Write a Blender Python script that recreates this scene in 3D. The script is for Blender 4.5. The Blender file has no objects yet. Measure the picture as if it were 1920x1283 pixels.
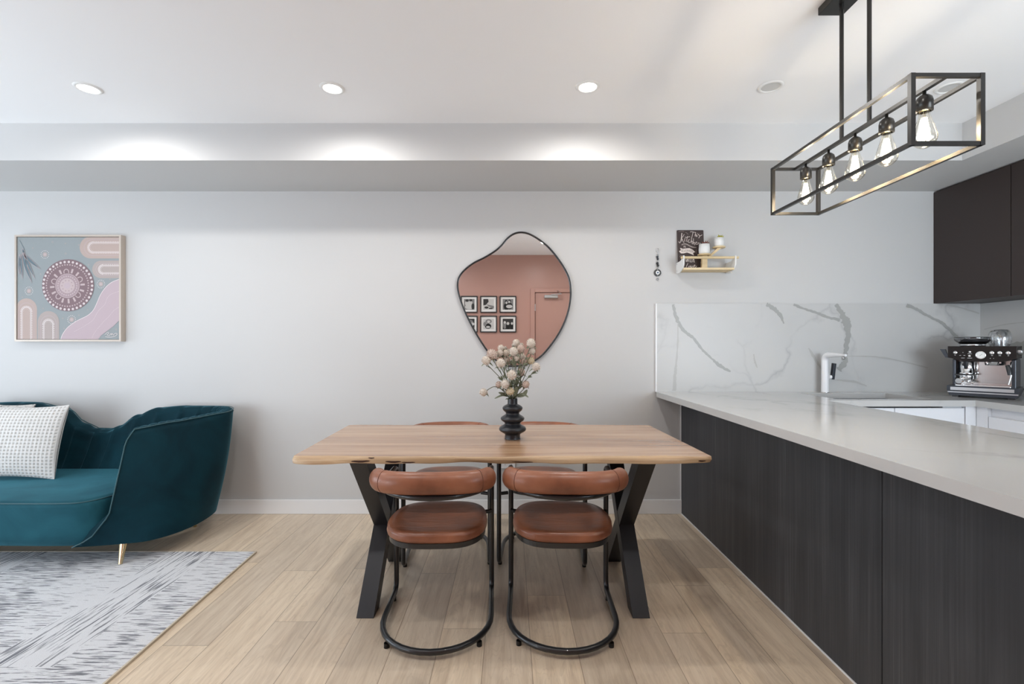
import bpy, bmesh, math, random
from mathutils import Vector, Matrix, noise
random.seed(7)
PI = math.pi
sc = bpy.context.scene
COL = sc.collection

# ------------------------------------------------------------------ camera
F, CX, CY, H = 900.0, 957.0, 650.0, 1.235      # focal length in pixels, vanishing point, eye height
cam = bpy.data.objects.new('camera', bpy.data.cameras.new('camera'))
COL.objects.link(cam)
cam.location = (0, 0, H)
cam.rotation_euler = (PI/2, 0, 0)
cam.data.sensor_width = 36
cam.data.lens = 36*F/1920
cam.data.shift_x = (960-CX)/1920
cam.data.shift_y = -(641.5-CY)/1920
cam.data.clip_start = 0.02
sc.camera = cam

# ------------------------------------------------------------------ world, exposure
sc.view_settings.view_transform = 'Standard'
sc.view_settings.look = 'None'
sc.view_settings.gamma = 1
sc.view_settings.use_curve_mapping = False
sc.view_settings.exposure = 0.95
w = bpy.data.worlds.new('world'); sc.world = w; w.use_nodes = True
bg = w.node_tree.nodes['Background']
bg.inputs[0].default_value = (0.75, 0.87, 1, 1); bg.inputs[1].default_value = 1.5

WALL, CEIL, BULK, PINK = 3.55, 2.613, 2.383, -0.06     # back wall depth, ceiling, bulkhead underside, wall behind camera
LEFT, RIGHT = -5.7, 3.475
BULKY, BULKX = 2.96, 2.786
DLY = 2.557

def area(name, loc, rot, sx, sy, power, color, spread=PI):
    l = bpy.data.lights.new(name, 'AREA'); l.shape = 'RECTANGLE'; l.size = sx; l.size_y = sy
    l.energy = power; l.color = color; l.spread = spread
    o = bpy.data.objects.new(name, l); o.location = loc; o.rotation_euler = rot; COL.objects.link(o); return o
P_WIN, P_FILL_FRONT, P_FILL_KITCHEN, P_DOWN, P_BULB = 42, 44, 52, 3.0, 3.3
# daylight through the glazed doors at the far left of the living area
TILT = math.radians(36)   # lamps aimed upward to brighten the ceiling
area('daylight_left', (LEFT-0.45, 1.75, 1.0), (0, -PI/2-TILT, 0), 1.9, 3.0, P_WIN, (0.87, 0.94, 1.0))
area('fill_light_front', (-3.6, PINK-0.45, 1.0), (PI/2+TILT, 0, 0), 2.4, 1.9, P_FILL_FRONT, (0.87, 0.94, 1.0))  # added lamp out of view, fills the room from the camera side

area('fill_light_kitchen', (2.5, PINK-0.40, 1.35), (PI/2+TILT, 0, 0), 1.6, 1.4, P_FILL_KITCHEN, (0.84, 0.93, 1.0))  # added lamp out of view, brightens the darker kitchen side
# ------------------------------------------------------------------ helpers
def pt(px, py, Y): return Vector(((px-CX)*Y/F, Y, H-(py-CY)*Y/F))
def fl(px, py, z=0.0):
    Y = (H-z)*F/(py-CY); return Vector(((px-CX)*Y/F, Y, z))

class MB:
    def __init__(s): s.v = []; s.f = []; s.m = []; s.sm = []
    def add(s, vs, fs, m=0, smooth=False):
        b = len(s.v); s.v += [tuple(p) for p in vs]
        for f in fs: s.f.append([b+i for i in f]); s.m.append(m); s.sm.append(smooth)
        return s
    def box(s, a, b, m=0):
        x0,y0,z0 = a; x1,y1,z1 = b
        return s.add([(x0,y0,z0),(x1,y0,z0),(x1,y1,z0),(x0,y1,z0),(x0,y0,z1),(x1,y0,z1),(x1,y1,z1),(x0,y1,z1)],
              [(0,3,2,1),(4,5,6,7),(0,1,5,4),(1,2,6,5),(2,3,7,6),(3,0,4,7)], m)
    def tube(s, path, r, n=12, closed=False, m=0, ry=None, caps=True, radii=None, up=None):
        P = [Vector(p) for p in path]; N = len(P)
        T = []
        for i in range(N):
            if closed: t = P[(i+1)%N]-P[i-1]
            else: t = P[min(i+1,N-1)]-P[max(i-1,0)]
            T.append(t.normalized() if t.length > 1e-9 else Vector((0,0,1)))
        if up is not None: nrm = Vector(up)
        else:
            nrm = Vector((0,0,1)) if abs(T[0].z) < .9 else Vector((1,0,0))
        rings = []
        for i in range(N):
            nrm = (Vector(up) if up is not None else nrm); nrm = nrm - T[i]*nrm.dot(T[i])
            if nrm.length < 1e-6: nrm = T[i].orthogonal()
            nrm.normalize(); b = T[i].cross(nrm)
            k = radii[i] if radii else 1.0
            rings.append([P[i] + nrm*math.cos(2*PI*j/n)*(ry or r)*k + b*math.sin(2*PI*j/n)*r*k for j in range(n)])
        vs = [q for ring in rings for q in ring]; fs = []
        for i in range(N if closed else N-1):
            a = i*n; c = ((i+1)%N)*n
            for j in range(n): fs.append((a+j, c+j, c+(j+1)%n, a+(j+1)%n))
        s.add(vs, fs, m, True)
        if caps and not closed:
            s.add(rings[0], [tuple(range(n))], m); s.add(rings[-1], [tuple(range(n))[::-1]], m)
        return s
    def lathe(s, prof, c=(0,0,0), n=32, m=0, axis=None, smooth=True):
        c = Vector(c); R = Matrix.Identity(3)
        if axis is not None: R = Vector((0,0,1)).rotation_difference(Vector(axis)).to_matrix()
        vs = [c + R @ Vector((r*math.cos(2*PI*j/n), r*math.sin(2*PI*j/n), z)) for r, z in prof for j in range(n)]
        fs = [(i*n+j, i*n+(j+1)%n, (i+1)*n+(j+1)%n, (i+1)*n+j) for i in range(len(prof)-1) for j in range(n)]
        return s.add(vs, fs, m, smooth)
    def prism(s, poly, a, b, f, m=0, smooth=False):       # f(u,v,w) -> point; poly of (u,v), extruded w from a to b
        n = len(poly)
        vs = [f(u,v,a) for u,v in poly] + [f(u,v,b) for u,v in poly]
        s.add(vs, [tuple(range(n))[::-1], tuple(range(n,2*n))], m)
        s.add(vs, [(i,(i+1)%n,n+(i+1)%n,n+i) for i in range(n)], m, smooth); return s
    def grid(s, g, m=0, smooth=True, cu=False, cv=False):
        a, b = len(g), len(g[0]); fs = []
        for i in range(a if cu else a-1):
            for j in range(b if cv else b-1):
                fs.append((i*b+j, ((i+1)%a)*b+j, ((i+1)%a)*b+(j+1)%b, i*b+(j+1)%b))
        return s.add([q for r in g for q in r], fs, m, smooth)
    def bar(s, p, q, wx, wz, m=0, up=(0,0,1)):
        p = Vector(p); q = Vector(q); t = (q-p).normalized(); u = Vector(up); u = (u-t*u.dot(t)).normalized(); b = t.cross(u)
        vs = [e + b*sx*wx/2 + u*sz*wz/2 for e in (p,q) for sx,sz in ((-1,-1),(1,-1),(1,1),(-1,1))]
        return s.add(vs, [(0,1,2,3),(7,6,5,4),(0,4,5,1),(1,5,6,2),(2,6,7,3),(3,7,4,0)], m)
    def obj(s, name, mats, parent=None, bevel=0, seg=2, recalc=True):
        me = bpy.data.meshes.new(name); me.from_pydata(s.v, [], s.f)
        mats = mats if isinstance(mats, (list, tuple)) else [mats]
        for m in mats: me.materials.append(m)
        me.polygons.foreach_set('material_index', s.m); me.polygons.foreach_set('use_smooth', s.sm)
        if recalc:
            bm = bmesh.new(); bm.from_mesh(me); bmesh.ops.recalc_face_normals(bm, faces=bm.faces); bm.to_mesh(me); bm.free()
        me.update()
        o = bpy.data.objects.new(name, me); COL.objects.link(o)
        if parent is not None:
            o.parent = parent
            o.matrix_parent_inverse = parent.matrix_basis.inverted()
        if bevel:
            b = o.modifiers.new('bevel', 'BEVEL'); b.width = bevel; b.segments = seg; b.limit_method = 'ANGLE'; b.angle_limit = 0.7
        return o

def tag(o, label, cat, group=None, kind=None):
    o['label'] = label; o['category'] = cat
    if group: o['group'] = group
    if kind: o['kind'] = kind
    return o
def thing(name, label, cat, loc=(0,0,0), group=None, rotz=0):
    o = bpy.data.objects.new(name, None); o.empty_display_size = .05; COL.objects.link(o)
    o.location = loc; o.rotation_euler = (0,0,rotz)
    o.matrix_basis = Matrix.Translation(loc) @ Matrix.Rotation(rotz, 4, 'Z')
    return tag(o, label, cat, group)
def struct(mb, name, m, bevel=0):
    o = mb.obj(name, m, bevel=bevel); o['kind'] = 'structure'; return o
def copy_tree(o, parent=None):
    c = o.copy(); COL.objects.link(c); c.parent = parent
    for ch in list(o.children): copy_tree(ch, c)
    return c
def local(parent_empty_first): pass
def catmull(P, k=8, closed=False):
    P = [Vector(p) for p in P]; n = len(P); out = []
    for i in range(n if closed else n-1):
        g = (lambda j: P[j % n]) if closed else (lambda j: P[max(0, min(n-1, j))])
        a,b,c,d = g(i-1),g(i),g(i+1),g(i+2)
        for j in range(k):
            t = j/k; out.append(.5*((2*b)+(c-a)*t+(2*a-5*b+4*c-d)*t*t+(3*b-a-3*c+d)*t**3))
    if not closed: out.append(P[-1])
    return out
def fillet(P, r, k=8, closed=False):
    P = [Vector(p) for p in P]; n = len(P); out = []
    for i in range(n):
        if not closed and i in (0, n-1): out.append(P[i]); continue
        a, b, c = P[i-1], P[i], P[(i+1)%n]
        d1 = min(r, (a-b).length*.49); d2 = min(r, (c-b).length*.49); d = min(d1, d2)
        if (a-b).angle(c-b) > 2.9: out.append(b); continue
        p, q = b+(a-b).normalized()*d, b+(c-b).normalized()*d
        for j in range(k+1):
            t = j/k; out.append(p*(1-t)**2 + b*2*t*(1-t) + q*t*t)
    return out
def lerp(a, b, t): return a+(b-a)*t
def interp(pts, x):
    if x <= pts[0][0]: return pts[0][1]
    for (a,va),(b,vb) in zip(pts, pts[1:]):
        if x <= b:
            t = (x-a)/(b-a); t = t*t*(3-2*t); return lerp(va, vb, t)
    return pts[-1][1]

# ------------------------------------------------------------------ materials
def srgb(r, g, b):
    f = lambda c: ((c/255)/12.92 if c/255 <= .04045 else ((c/255+.055)/1.055)**2.4)
    return (f(r), f(g), f(b), 1)
def mat(name, col, rough=.5, metal=0, **kw):
    m = bpy.data.materials.new(name); m.use_nodes = True
    b = m.node_tree.nodes['Principled BSDF']
    b.inputs['Base Color'].default_value = col if len(col) == 4 else (*col, 1)
    b.inputs['Roughness'].default_value = rough; b.inputs['Metallic'].default_value = metal
    for k, v in kw.items(): b.inputs[k.replace('_', ' ')].default_value = v
    return m
class NT:
    def __init__(s, m): s.t = m.node_tree; s.b = s.t.nodes['Principled BSDF']
    def n(s, typ, ins=None, **props):
        x = s.t.nodes.new(typ)
        for k, v in props.items(): setattr(x, k, v)
        for k, v in (ins or {}).items():
            if hasattr(v, 'is_output'): s.t.links.new(v, x.inputs[k])
            else: x.inputs[k].default_value = v
        return x
    def math(s, op, a, b=0.0, c=None):
        ins = {0: a, 1: b}
        if c is not None: ins[2] = c
        return s.n('ShaderNodeMath', ins, operation=op).outputs[0]
    def coords(s): return s.n('ShaderNodeTexCoord').outputs['Object']
    def mapping(s, v, scale=(1,1,1), loc=(0,0,0), rot=(0,0,0)):
        return s.n('ShaderNodeMapping', {'Vector': v, 'Scale': scale, 'Location': loc, 'Rotation': rot}).outputs[0]
    def noise(s, v, scale, detail=4, rough=.5, dist=0):
        return s.n('ShaderNodeTexNoise', {'Vector': v, 'Scale': scale, 'Detail': detail, 'Roughness': rough, 'Distortion': dist}).outputs['Fac']
    def ramp(s, f, stops, interp='LINEAR'):
        r = s.n('ShaderNodeValToRGB', {'Fac': f}); e = r.color_ramp; e.interpolation = interp
        while len(e.elements) < len(stops): e.elements.new(.5)
        for el, (p, c) in zip(e.elements, stops):
            el.position = p; el.color = c if len(c) == 4 else (*c, 1)
        return r.outputs['Color']
    def mix(s, f, a, b, typ='MIX'):
        x = s.n('ShaderNodeMix', {}, data_type='RGBA', blend_type=typ)
        for k, v in ((0, f), (6, a), (7, b)):
            if hasattr(v, 'is_output'): s.t.links.new(v, x.inputs[k])
            else: x.inputs[k].default_value = v
        return x.outputs[2]
    def color(s, c): s.t.links.new(c, s.b.inputs['Base Color'])
    def rough(s, c): s.t.links.new(c, s.b.inputs['Roughness'])
    def bump(s, h, strength=.2, dist=.002):
        s.t.links.new(s.n('ShaderNodeBump', {'Height': h, 'Strength': strength, 'Distance': dist}).outputs[0], s.b.inputs['Normal'])
def g(v): return (v, v, v, 1)

M = {}
def plaster(name, col, rough=.75):
    m = mat(name, col, rough); t = NT(m)
    t.bump(t.noise(t.coords(), 240, 3), .05, .001); return m
M['wall'] = plaster('white wall paint', (.575,.572,.564), .6)
M['ceil'] = plaster('ceiling paint', (.9,.9,.9), .8)
M['pink'] = plaster('pink wall paint', srgb(184,142,130), .35)
M['trim'] = mat('white gloss trim', (.8,.8,.8), .3)

def floor_mat():
    m = mat('oak floorboards', (.5,.4,.3), .42); t = NT(m)
    xyz = t.n('ShaderNodeSeparateXYZ', {0: t.coords()}); x, y = xyz.outputs[0], xyz.outputs[1]
    bx = t.math('DIVIDE', t.math('ADD', x, 20.057), .19); bi = t.math('FLOOR', bx); bf = t.math('FRACT', bx)
    r1 = t.n('ShaderNodeTexWhiteNoise', {1: bi}, noise_dimensions='1D').outputs[0]
    by = t.math('DIVIDE', t.math('ADD', t.math('ADD', y, 20), t.math('MULTIPLY', r1, 1.9)), 1.9)
    byi = t.math('FLOOR', by); byf = t.math('FRACT', by)
    cell = t.n('ShaderNodeCombineXYZ', {0: bi, 1: byi}).outputs[0]
    r2 = t.n('ShaderNodeTexWhiteNoise', {0: cell}, noise_dimensions='3D').outputs[0]
    off = t.math('MULTIPLY', r2, 37.0)
    gv = t.n('ShaderNodeCombineXYZ', {0: t.math('ADD', x, off), 1: t.math('MULTIPLY', y, .07), 2: off}).outputs[0]
    grain = t.noise(gv, 38, 6, .62, .6)
    ring = t.noise(t.n('ShaderNodeCombineXYZ', {0: t.math('ADD', x, off), 1: t.math('MULTIPLY', y, .16), 2: off}).outputs[0], 9, 3, .5, 1.2)
    rw = t.math('FRACT', t.math('MULTIPLY', ring, 14))
    col = t.ramp(grain, [(.25, (.49,.385,.285)), (.5, (.65,.54,.415)), (.75, (.76,.655,.52))])
    tint = t.ramp(r2, [(0, (.83,.81,.79)), (.35,(.95,.94,.93)), (.7, (1.05,1.03,1.0)), (1, (1.13,1.10,1.04))])
    col = t.mix(1.0, col, tint, 'MULTIPLY')
    col = t.mix(t.math('MULTIPLY', t.math('GREATER_THAN', rw, .78), .16), col, (.36,.27,.19,1))
    blot = t.noise(t.coords(), 2.3, 2)
    col = t.mix(t.math('MULTIPLY', blot, .22), col, (.68,.58,.46,1))
    e1 = t.math('LESS_THAN', t.math('MINIMUM', bf, t.math('SUBTRACT', 1, bf)), .009)
    e2 = t.math('LESS_THAN', byf, .0014)
    gap = t.math('MAXIMUM', e1, e2)
    col = t.mix(t.math('MULTIPLY', gap, .55), col, (.16,.105,.06,1))
    t.color(col)
    t.bump(t.math('SUBTRACT', t.math('MULTIPLY', grain, .3), gap), .25, .0015)
    t.rough(t.math('ADD', t.math('MULTIPLY', grain, .2), .28))
    return m
M['floor'] = floor_mat()

def rug_mat():
    m = mat('woven rug pile', (.6,.6,.65), .95); t = NT(m); co = t.coords()
    xyz = t.n('ShaderNodeSeparateXYZ', {0: co}); x, y = xyz.outputs[0], xyz.outputs[1]
    a = t.noise(t.mapping(co, (9, 128, 1)), 1.0, 3, .55, .15)
    b = t.noise(t.mapping(co, (90, 5, 1), (3,7,0)), 1.0, 3, .55, .15)
    c1 = t.math('GREATER_THAN', t.math('SINE', t.math('MULTIPLY', t.math('ADD', x, .12), 6.2)), .62)
    c2 = t.math('GREATER_THAN', t.math('SINE', t.math('MULTIPLY', t.math('ADD', y, .2), 4.1)), .88)
    zone = t.math('MULTIPLY', c1, t.math('SUBTRACT', 1, c2))
    s = t.mix(zone, a, b)
    wear = t.noise(co, 1.7, 3, .5)
    thr = t.math('ADD', s, t.math('MULTIPLY', t.math('SUBTRACT', wear, .5), .55))
    base = t.mix(wear, (.62,.625,.64,1), (.78,.78,.785,1))
    fine = t.noise(co, 260, 2)
    base = t.mix(t.math('MULTIPLY', fine, .45), base, (.42,.44,.48,1))
    f = t.ramp(thr, [(.525, g(0)), (.55, g(.62)), (.68, g(.92))])
    t.color(t.mix(f, base, (.10,.105,.125,1)))
    t.bump(t.noise(co, 320, 3), .6, .003)
    return m
M['rug'] = rug_mat()
M['rug_edge'] = mat('rug binding', srgb(196,184,164), .9)

def marble():
    m = mat('veined stone', (.8,.79,.77), .13); t = NT(m); co = t.coords()
    wv = t.n('ShaderNodeMix', {}, data_type='VECTOR')
    nz = t.n('ShaderNodeTexNoise', {'Vector': co, 'Scale': 1.6, 'Detail': 5.0})
    warp = t.n('ShaderNodeVectorMath', {0: nz.outputs['Color'], 1: (1.1,1.1,1.1)}, operation='MULTIPLY').outputs[0]
    v = t.n('ShaderNodeVectorMath', {0: t.mapping(co, (1,.38,1), (0,0,0), (0,0,.9)), 1: warp}, operation='ADD').outputs[0]
    ed = t.n('ShaderNodeTexVoronoi', {'Vector': v, 'Scale': 1.5}, feature='DISTANCE_TO_EDGE').outputs[0]
    f = t.ramp(ed, [(0, g(.55)), (.012, g(.28)), (.05, g(0))])
    clouds = t.noise(co, 2.1, 4)
    f2 = t.math('MULTIPLY', f, t.ramp(clouds, [(.42, g(0)), (.62, g(1))]))
    base = t.mix(clouds, (.50,.50,.495,1), (.56,.555,.54,1))
    t.color(t.mix(f2, base, (.30,.30,.31,1))); return m
M['stone'] = marble(); M['stone_wall'] = marble(); M['stone_wall'].node_tree.nodes['Principled BSDF'].inputs['Roughness'].default_value = .36
M['vein'] = mat('grey stone vein', srgb(160,160,157), .36)
M['vein2'] = mat('pale grey stone vein', srgb(178,177,174), .36)

def panel():
    m = mat('charcoal woodgrain laminate', (.04,.042,.05), .5); t = NT(m); co = t.coords()
    a = t.noise(t.mapping(co, (1, 130, 1.6)), 1.0, 5, .6, .4)
    b = t.noise(t.mapping(co, (1, 12, .7), (4,2,1)), 1.0, 3, .5, .8)
    c = t.math('MULTIPLY', a, b)
    t.color(t.ramp(c, [(.16, (.034,.036,.041)), (.32, (.052,.054,.06)), (.5, (.10,.104,.113))]))
    t.bump(a, .35, .002); return m
M['panel'] = panel()
M['seam'] = mat('pale panel joint', srgb(120,122,126), .6)
M['brown'] = mat('dark brown cabinet laminate', srgb(47,36,33), .45)
M['white_cab'] = mat('white cabinet laminate', (.78,.79,.82), .35)
M['black'] = mat('black powder coated metal', (.012,.013,.015), .32, .0, Coat_Weight=.3)
M['black2'] = mat('dark grey steel', (.02,.021,.025), .38, .3)
M['gunmetal'] = mat('gunmetal lamp metal', (.045,.043,.04), .3, .7)
M['chrome'] = mat('polished steel', (.8,.8,.8), .12, 1)
M['steel'] = mat('brushed steel', (.55,.55,.55), .28, 1)
M['plate'] = mat('dim polished steel', (.42,.41,.40), .16, 1)
M['sink'] = mat('satin sink steel', (.22,.22,.23), .35, 1)
M['brass'] = mat('champagne brass', srgb(222,205,165), .22, 1)
M['vase'] = mat('matt black ceramic', (.014,.016,.02), .33)
M['slate'] = mat('slate painted metal', (.04,.045,.055), .3, .4)
M['blackbrown'] = mat('gloss black fascia', (.012,.008,.007), .4, 0, Specular_IOR_Level=.2)
M['faucet'] = mat('white enamel', (.85,.85,.86), .25)
M['white'] = mat('matt white', (.82,.82,.8), .5)
M['dark'] = mat('dark void', (.01,.01,.01), .7)
M['mirror'] = mat('mirror glass', (.93,.93,.93), .0, 1)
M['outlet'] = mat('white plastic', (.8,.8,.8), .3)
M['frame_wood'] = mat('champagne frame wood', srgb(196,184,172), .35, .25)

def leather():
    m = mat('tan brown leather', (.2,.08,.04), .36, Specular_IOR_Level=.55); t = NT(m); co = t.coords()
    n = t.noise(co, 7, 4); n2 = t.noise(co, 420, 3)
    t.color(t.ramp(n, [(.3, srgb(112,66,46)), (.7, srgb(158,102,74))]))
    wr = t.noise(t.mapping(co, (5, 16, 5)), 1.6, 3, .5, 1.5)
    t.bump(t.math('ADD', t.math('MULTIPLY', n2, .12), wr), .22, .006)
    t.rough(t.math('ADD', t.math('MULTIPLY', n, .25), .2)); return m
M['leather'] = leather()
M['seam_l'] = mat('leather seam', srgb(92,48,32), .5)
def velvet(lo, hi, name):
    m = mat(name, (.003,.055,.066), .75, Sheen_Weight=.42, Sheen_Roughness=.3, Specular_IOR_Level=.12); t = NT(m)
    m.node_tree.nodes['Principled BSDF'].inputs['Sheen Tint'].default_value = (.22,.62,.78,1)
    n = t.noise(t.coords(), 3.5, 4, .6, .6)
    t.color(t.ramp(n, [(.3, lo), (.7, hi)]))
    t.bump(t.noise(t.coords(), 500, 2), .25, .001); return m
M['velvet'] = velvet((.002,.016,.024), (.004,.034,.048), 'teal velvet')
M['velvet_lit_seat'] = velvet((.010,.060,.082), (.020,.105,.135), 'teal velvet lightened as lit seat')  # same velvet, with the light falling on the seat put into its colour
M['piping'] = mat('teal piping', (.008,.07,.085), .6, Sheen_Weight=.25)
M['waffle'] = mat('white waffle cotton', (.63,.62,.60), .9)
def pat():
    m = mat('grey patterned cotton', (.5,.5,.5), .9); t = NT(m)
    t.color(t.ramp(t.noise(t.coords(), 34, 3, .5, 2), [(.45, (.62,.6,.57)), (.55, (.22,.21,.2))], 'CONSTANT')); return m
M['patcotton'] = pat()

def table_wood():
    m = mat('oiled acacia wood', (.5,.3,.2), .25, Coat_Weight=.25); t = NT(m); co = t.coords()
    xyz = t.n('ShaderNodeSeparateXYZ', {0: co}); y = xyz.outputs[1]
    b = t.n('ShaderNodeTexWhiteNoise', {1: t.math('FLOOR', t.math('DIVIDE', t.math('ADD', y, 9.03), .137))}, noise_dimensions='1D').outputs[0]
    grain = t.noise(t.mapping(co, (1.1, 26, 26)), 1.0, 6, .6, .9)
    big = t.noise(t.mapping(co, (.8, 7, 7), (2,1,0)), 1.0, 3, .5, 1.2)
    v = t.math('ADD', t.math('MULTIPLY', grain, .6), t.math('MULTIPLY', big, .4))
    col = t.ramp(v, [(.3, srgb(134,98,74)), (.45, srgb(166,132,104)), (.6, srgb(188,156,126)), (.75, srgb(204,176,146))])
    tint = t.ramp(b, [(0, (.86,.80,.75)), (.5, (1,.97,.93)), (1, (1.08,1.05,1.0))])
    t.color(t.mix(1.0, col, tint, 'MULTIPLY')); t.bump(grain, .06, .001); return m
M['acacia'] = table_wood()
def sapwood():
    m = mat('pale live edge sapwood', (.6,.45,.3), .4); t = NT(m); co = t.coords()
    v = t.noise(t.mapping(co, (1.6, 40, 60)), 1.0, 5, .6, 1.0)
    t.color(t.ramp(v, [(.25, srgb(118,86,62)), (.42, srgb(184,154,120)), (.7, srgb(210,186,150))])); t.bump(v, .2, .002); return m
M['sap'] = sapwood()
M['knot'] = mat('dark knot wood', srgb(66,40,28), .6)
def ply():
    m = mat('pale timber', srgb(214,196,160), .5); t = NT(m)
    t.color(t.ramp(t.noise(t.mapping(t.coords(), (2,30,30)), 1, 3), [(.3, srgb(205,180,135)), (.7, srgb(226,205,165))])); return m
M['ply'] = ply()

def thin_glass(name, tint=(1,1,1,1), base=.06):
    m = bpy.data.materials.new(name); m.use_nodes = True; t = m.node_tree; t.nodes.clear()
    out = t.nodes.new('ShaderNodeOutputMaterial'); mx = t.nodes.new('ShaderNodeMixShader'); tr = t.nodes.new('ShaderNodeBsdfTransparent')
    gl = t.nodes.new('ShaderNodeBsdfGlossy'); gl.inputs['Roughness'].default_value = .02
    tr.inputs[0].default_value = tint
    lw = t.nodes.new('ShaderNodeLayerWeight'); lw.inputs[0].default_value = .35
    ad = t.nodes.new('ShaderNodeMath'); ad.operation = 'MULTIPLY_ADD'; ad.inputs[1].default_value = .75; ad.inputs[2].default_value = base
    t.links.new(lw.outputs['Facing'], ad.inputs[0]); t.links.new(ad.outputs[0], mx.inputs[0])
    t.links.new(tr.outputs[0], mx.inputs[1]); t.links.new(gl.outputs[0], mx.inputs[2]); t.links.new(mx.outputs[0], out.inputs[0])
    return m
M['bulb_glass'] = thin_glass('clear bulb glass', (1,.97,.9,1), .04)
M['glass'] = thin_glass('clear drinking glass', (.96,.97,.98,1), .1)
M['smoke'] = thin_glass('smoked hopper plastic', (.35,.35,.37,1), .12)
def emit(name, col, s):
    m = bpy.data.materials.new(name); m.use_nodes = True; b = m.node_tree.nodes['Principled BSDF']
    b.inputs['Base Color'].default_value = (*col, 1); b.inputs['Emission Color'].default_value = (*col, 1); b.inputs['Emission Strength'].default_value = s
    return m
M['filament'] = emit('glowing filament', (1,.82,.55), 22)
M['lit'] = emit('lit downlight diffuser', (1,.97,.92), 9)

def flat(name, c, rough=.75): return mat(name, srgb(*c), rough)

# ------------------------------------------------------------------ the room
struct(MB().box((LEFT-.1, PINK-.1, -.1), (RIGHT+.1, WALL+.1, 0)), 'floor', M['floor'])
cm = MB(); cm.box((LEFT-.1, PINK-.1, CEIL), (RIGHT+.1, WALL+.1, CEIL+.1)); struct(cm, 'ceiling', M['ceil'])
struct(MB().box((LEFT, WALL, 0), (RIGHT, WALL+.1, CEIL)), 'wall_back', M['wall'])
struct(MB().box((RIGHT, PINK, 0), (RIGHT+.1, WALL+.1, CEIL)), 'wall_right', M['wall'])
FX0, FX1 = -4.8, -2.4
fw = MB(); fw.box((FX1, PINK-.1, 0), (1.7, PINK, CEIL)).box((3.3, PINK-.1, 0), (RIGHT, PINK, CEIL)).box((1.7, PINK-.1, 0), (3.3, PINK, .75)).box((1.7, PINK-.1, 2.25), (3.3, PINK, CEIL)); fw.box((LEFT, PINK-.1, 0), (FX0, PINK, CEIL)); fw.box((FX0, PINK-.1, 2.35), (FX1, PINK, CEIL))
struct(fw, 'wall_front', M['pink'])
wl = MB()
WY0, WY1, WZ1 = .25, 3.25, 2.35
wl.box((LEFT-.1, PINK-.1, 0), (LEFT, WY0, CEIL)); wl.box((LEFT-.1, WY1, 0), (LEFT, WALL+.1, CEIL)); wl.box((LEFT-.1, WY0, WZ1), (LEFT, WY1, CEIL))
struct(wl, 'wall_left', M['wall'])
# bulkhead: along the back wall and turning along the right wall above the cupboards
poly = [(LEFT, BULKY), (BULKX, BULKY), (BULKX, PINK), (RIGHT, PINK), (RIGHT, WALL), (LEFT, WALL)]
struct(MB().prism(poly, BULK, CEIL, lambda u,v,w: (u,v,w)), 'ceiling_bulkhead', M['wall'])
wf = MB()
for y in (WY0, (WY0+WY1)/2-.03, WY1-.06): wf.box((LEFT-.08, y, 0), (LEFT-.03, y+.06, WZ1))
wf.box((LEFT-.08, WY0, 0), (LEFT-.03, WY1, .06)); wf.box((LEFT-.08, WY0, WZ1-.06), (LEFT-.03, WY1, WZ1))
wfo = struct(wf, 'window_1', M['black2'])
wp = MB().box((LEFT-.058, WY0+.05, .05), (LEFT-.052, WY1-.05, WZ1-.05)).obj('window_pane', M['glass'], wfo)
wf = MB()
for x in (FX0, (FX0+FX1)/2-.03, FX1-.06): wf.box((x, PINK-.08, 0), (x+.06, PINK-.03, WZ1))
wf.box((FX0, PINK-.08, 0), (FX1, PINK-.03, .06)); wf.box((FX0, PINK-.08, WZ1-.06), (FX1, PINK-.03, WZ1))
wfo = struct(wf, 'added_window_front', M['black2'])  # unseen window, added for the front fill lamp
MB().box((FX0+.05, PINK-.058, .05), (FX1-.05, PINK-.052, WZ1-.05)).obj('window_pane', M['glass'], wfo)
wf = MB(); wf.box((1.7, PINK-.08, .75), (1.76, PINK-.03, 2.25)).box((3.24, PINK-.08, .75), (3.3, PINK-.03, 2.25)).box((1.7, PINK-.08, .75), (3.3, PINK-.03, .81)).box((1.7, PINK-.08, 2.19), (3.3, PINK-.03, 2.25))
wfo = struct(wf, 'added_window_kitchen', M['black2'])  # unseen window, added for the kitchen fill lamp
MB().box((1.75, PINK-.058, .8), (3.25, PINK-.052, 2.2)).obj('window_pane', M['glass'], wfo)
# skirting boards
BB = .105
struct(MB().box((LEFT, WALL-.015, 0), (1.262, WALL, BB)), 'baseboard_back', M['trim'], .003)
struct(MB().box((FX1, PINK, 0), (.30, PINK+.015, BB)), 'baseboard_front', M['trim'], .003)

# entry door in the pink wall behind the camera (seen in the mirror)
dm = MB().box((.372, PINK, .005), (1.19, PINK+.012, 2.045))
door = struct(dm, 'door_1', M['pink'])
M['door_line'] = mat('door shadow gap', srgb(120,84,74), .6)
fm = MB()
fm.box((.30, PINK, 0), (.362, PINK+.028, 2.11)); fm.box((1.20, PINK, 0), (1.262, PINK+.028, 2.11)); fm.box((.362, PINK, 2.055), (1.20, PINK+.028, 2.11))
fm.obj('door_frame', M['pink'], door, .002)
gm = MB(); gm.box((.362, PINK, 0), (.372, PINK+.006, 2.055)); gm.box((.362, PINK, 2.045), (1.20, PINK+.006, 2.055)); gm.box((1.19, PINK, 0), (1.2, PINK+.006, 2.055))
gm.obj('door_gap', M['door_line'], door)
for z in (1.78, .95, .25): MB().tube([(.366, PINK+.034, z), (.366, PINK+.034, z+.1)], .006, 10).obj('hinge', M['steel'], door)
cl = MB().box((.50, PINK+.013, 1.962), (.70, PINK+.07, 2.012)); cl.obj('door_closer', M['steel'], door, .01)
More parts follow.
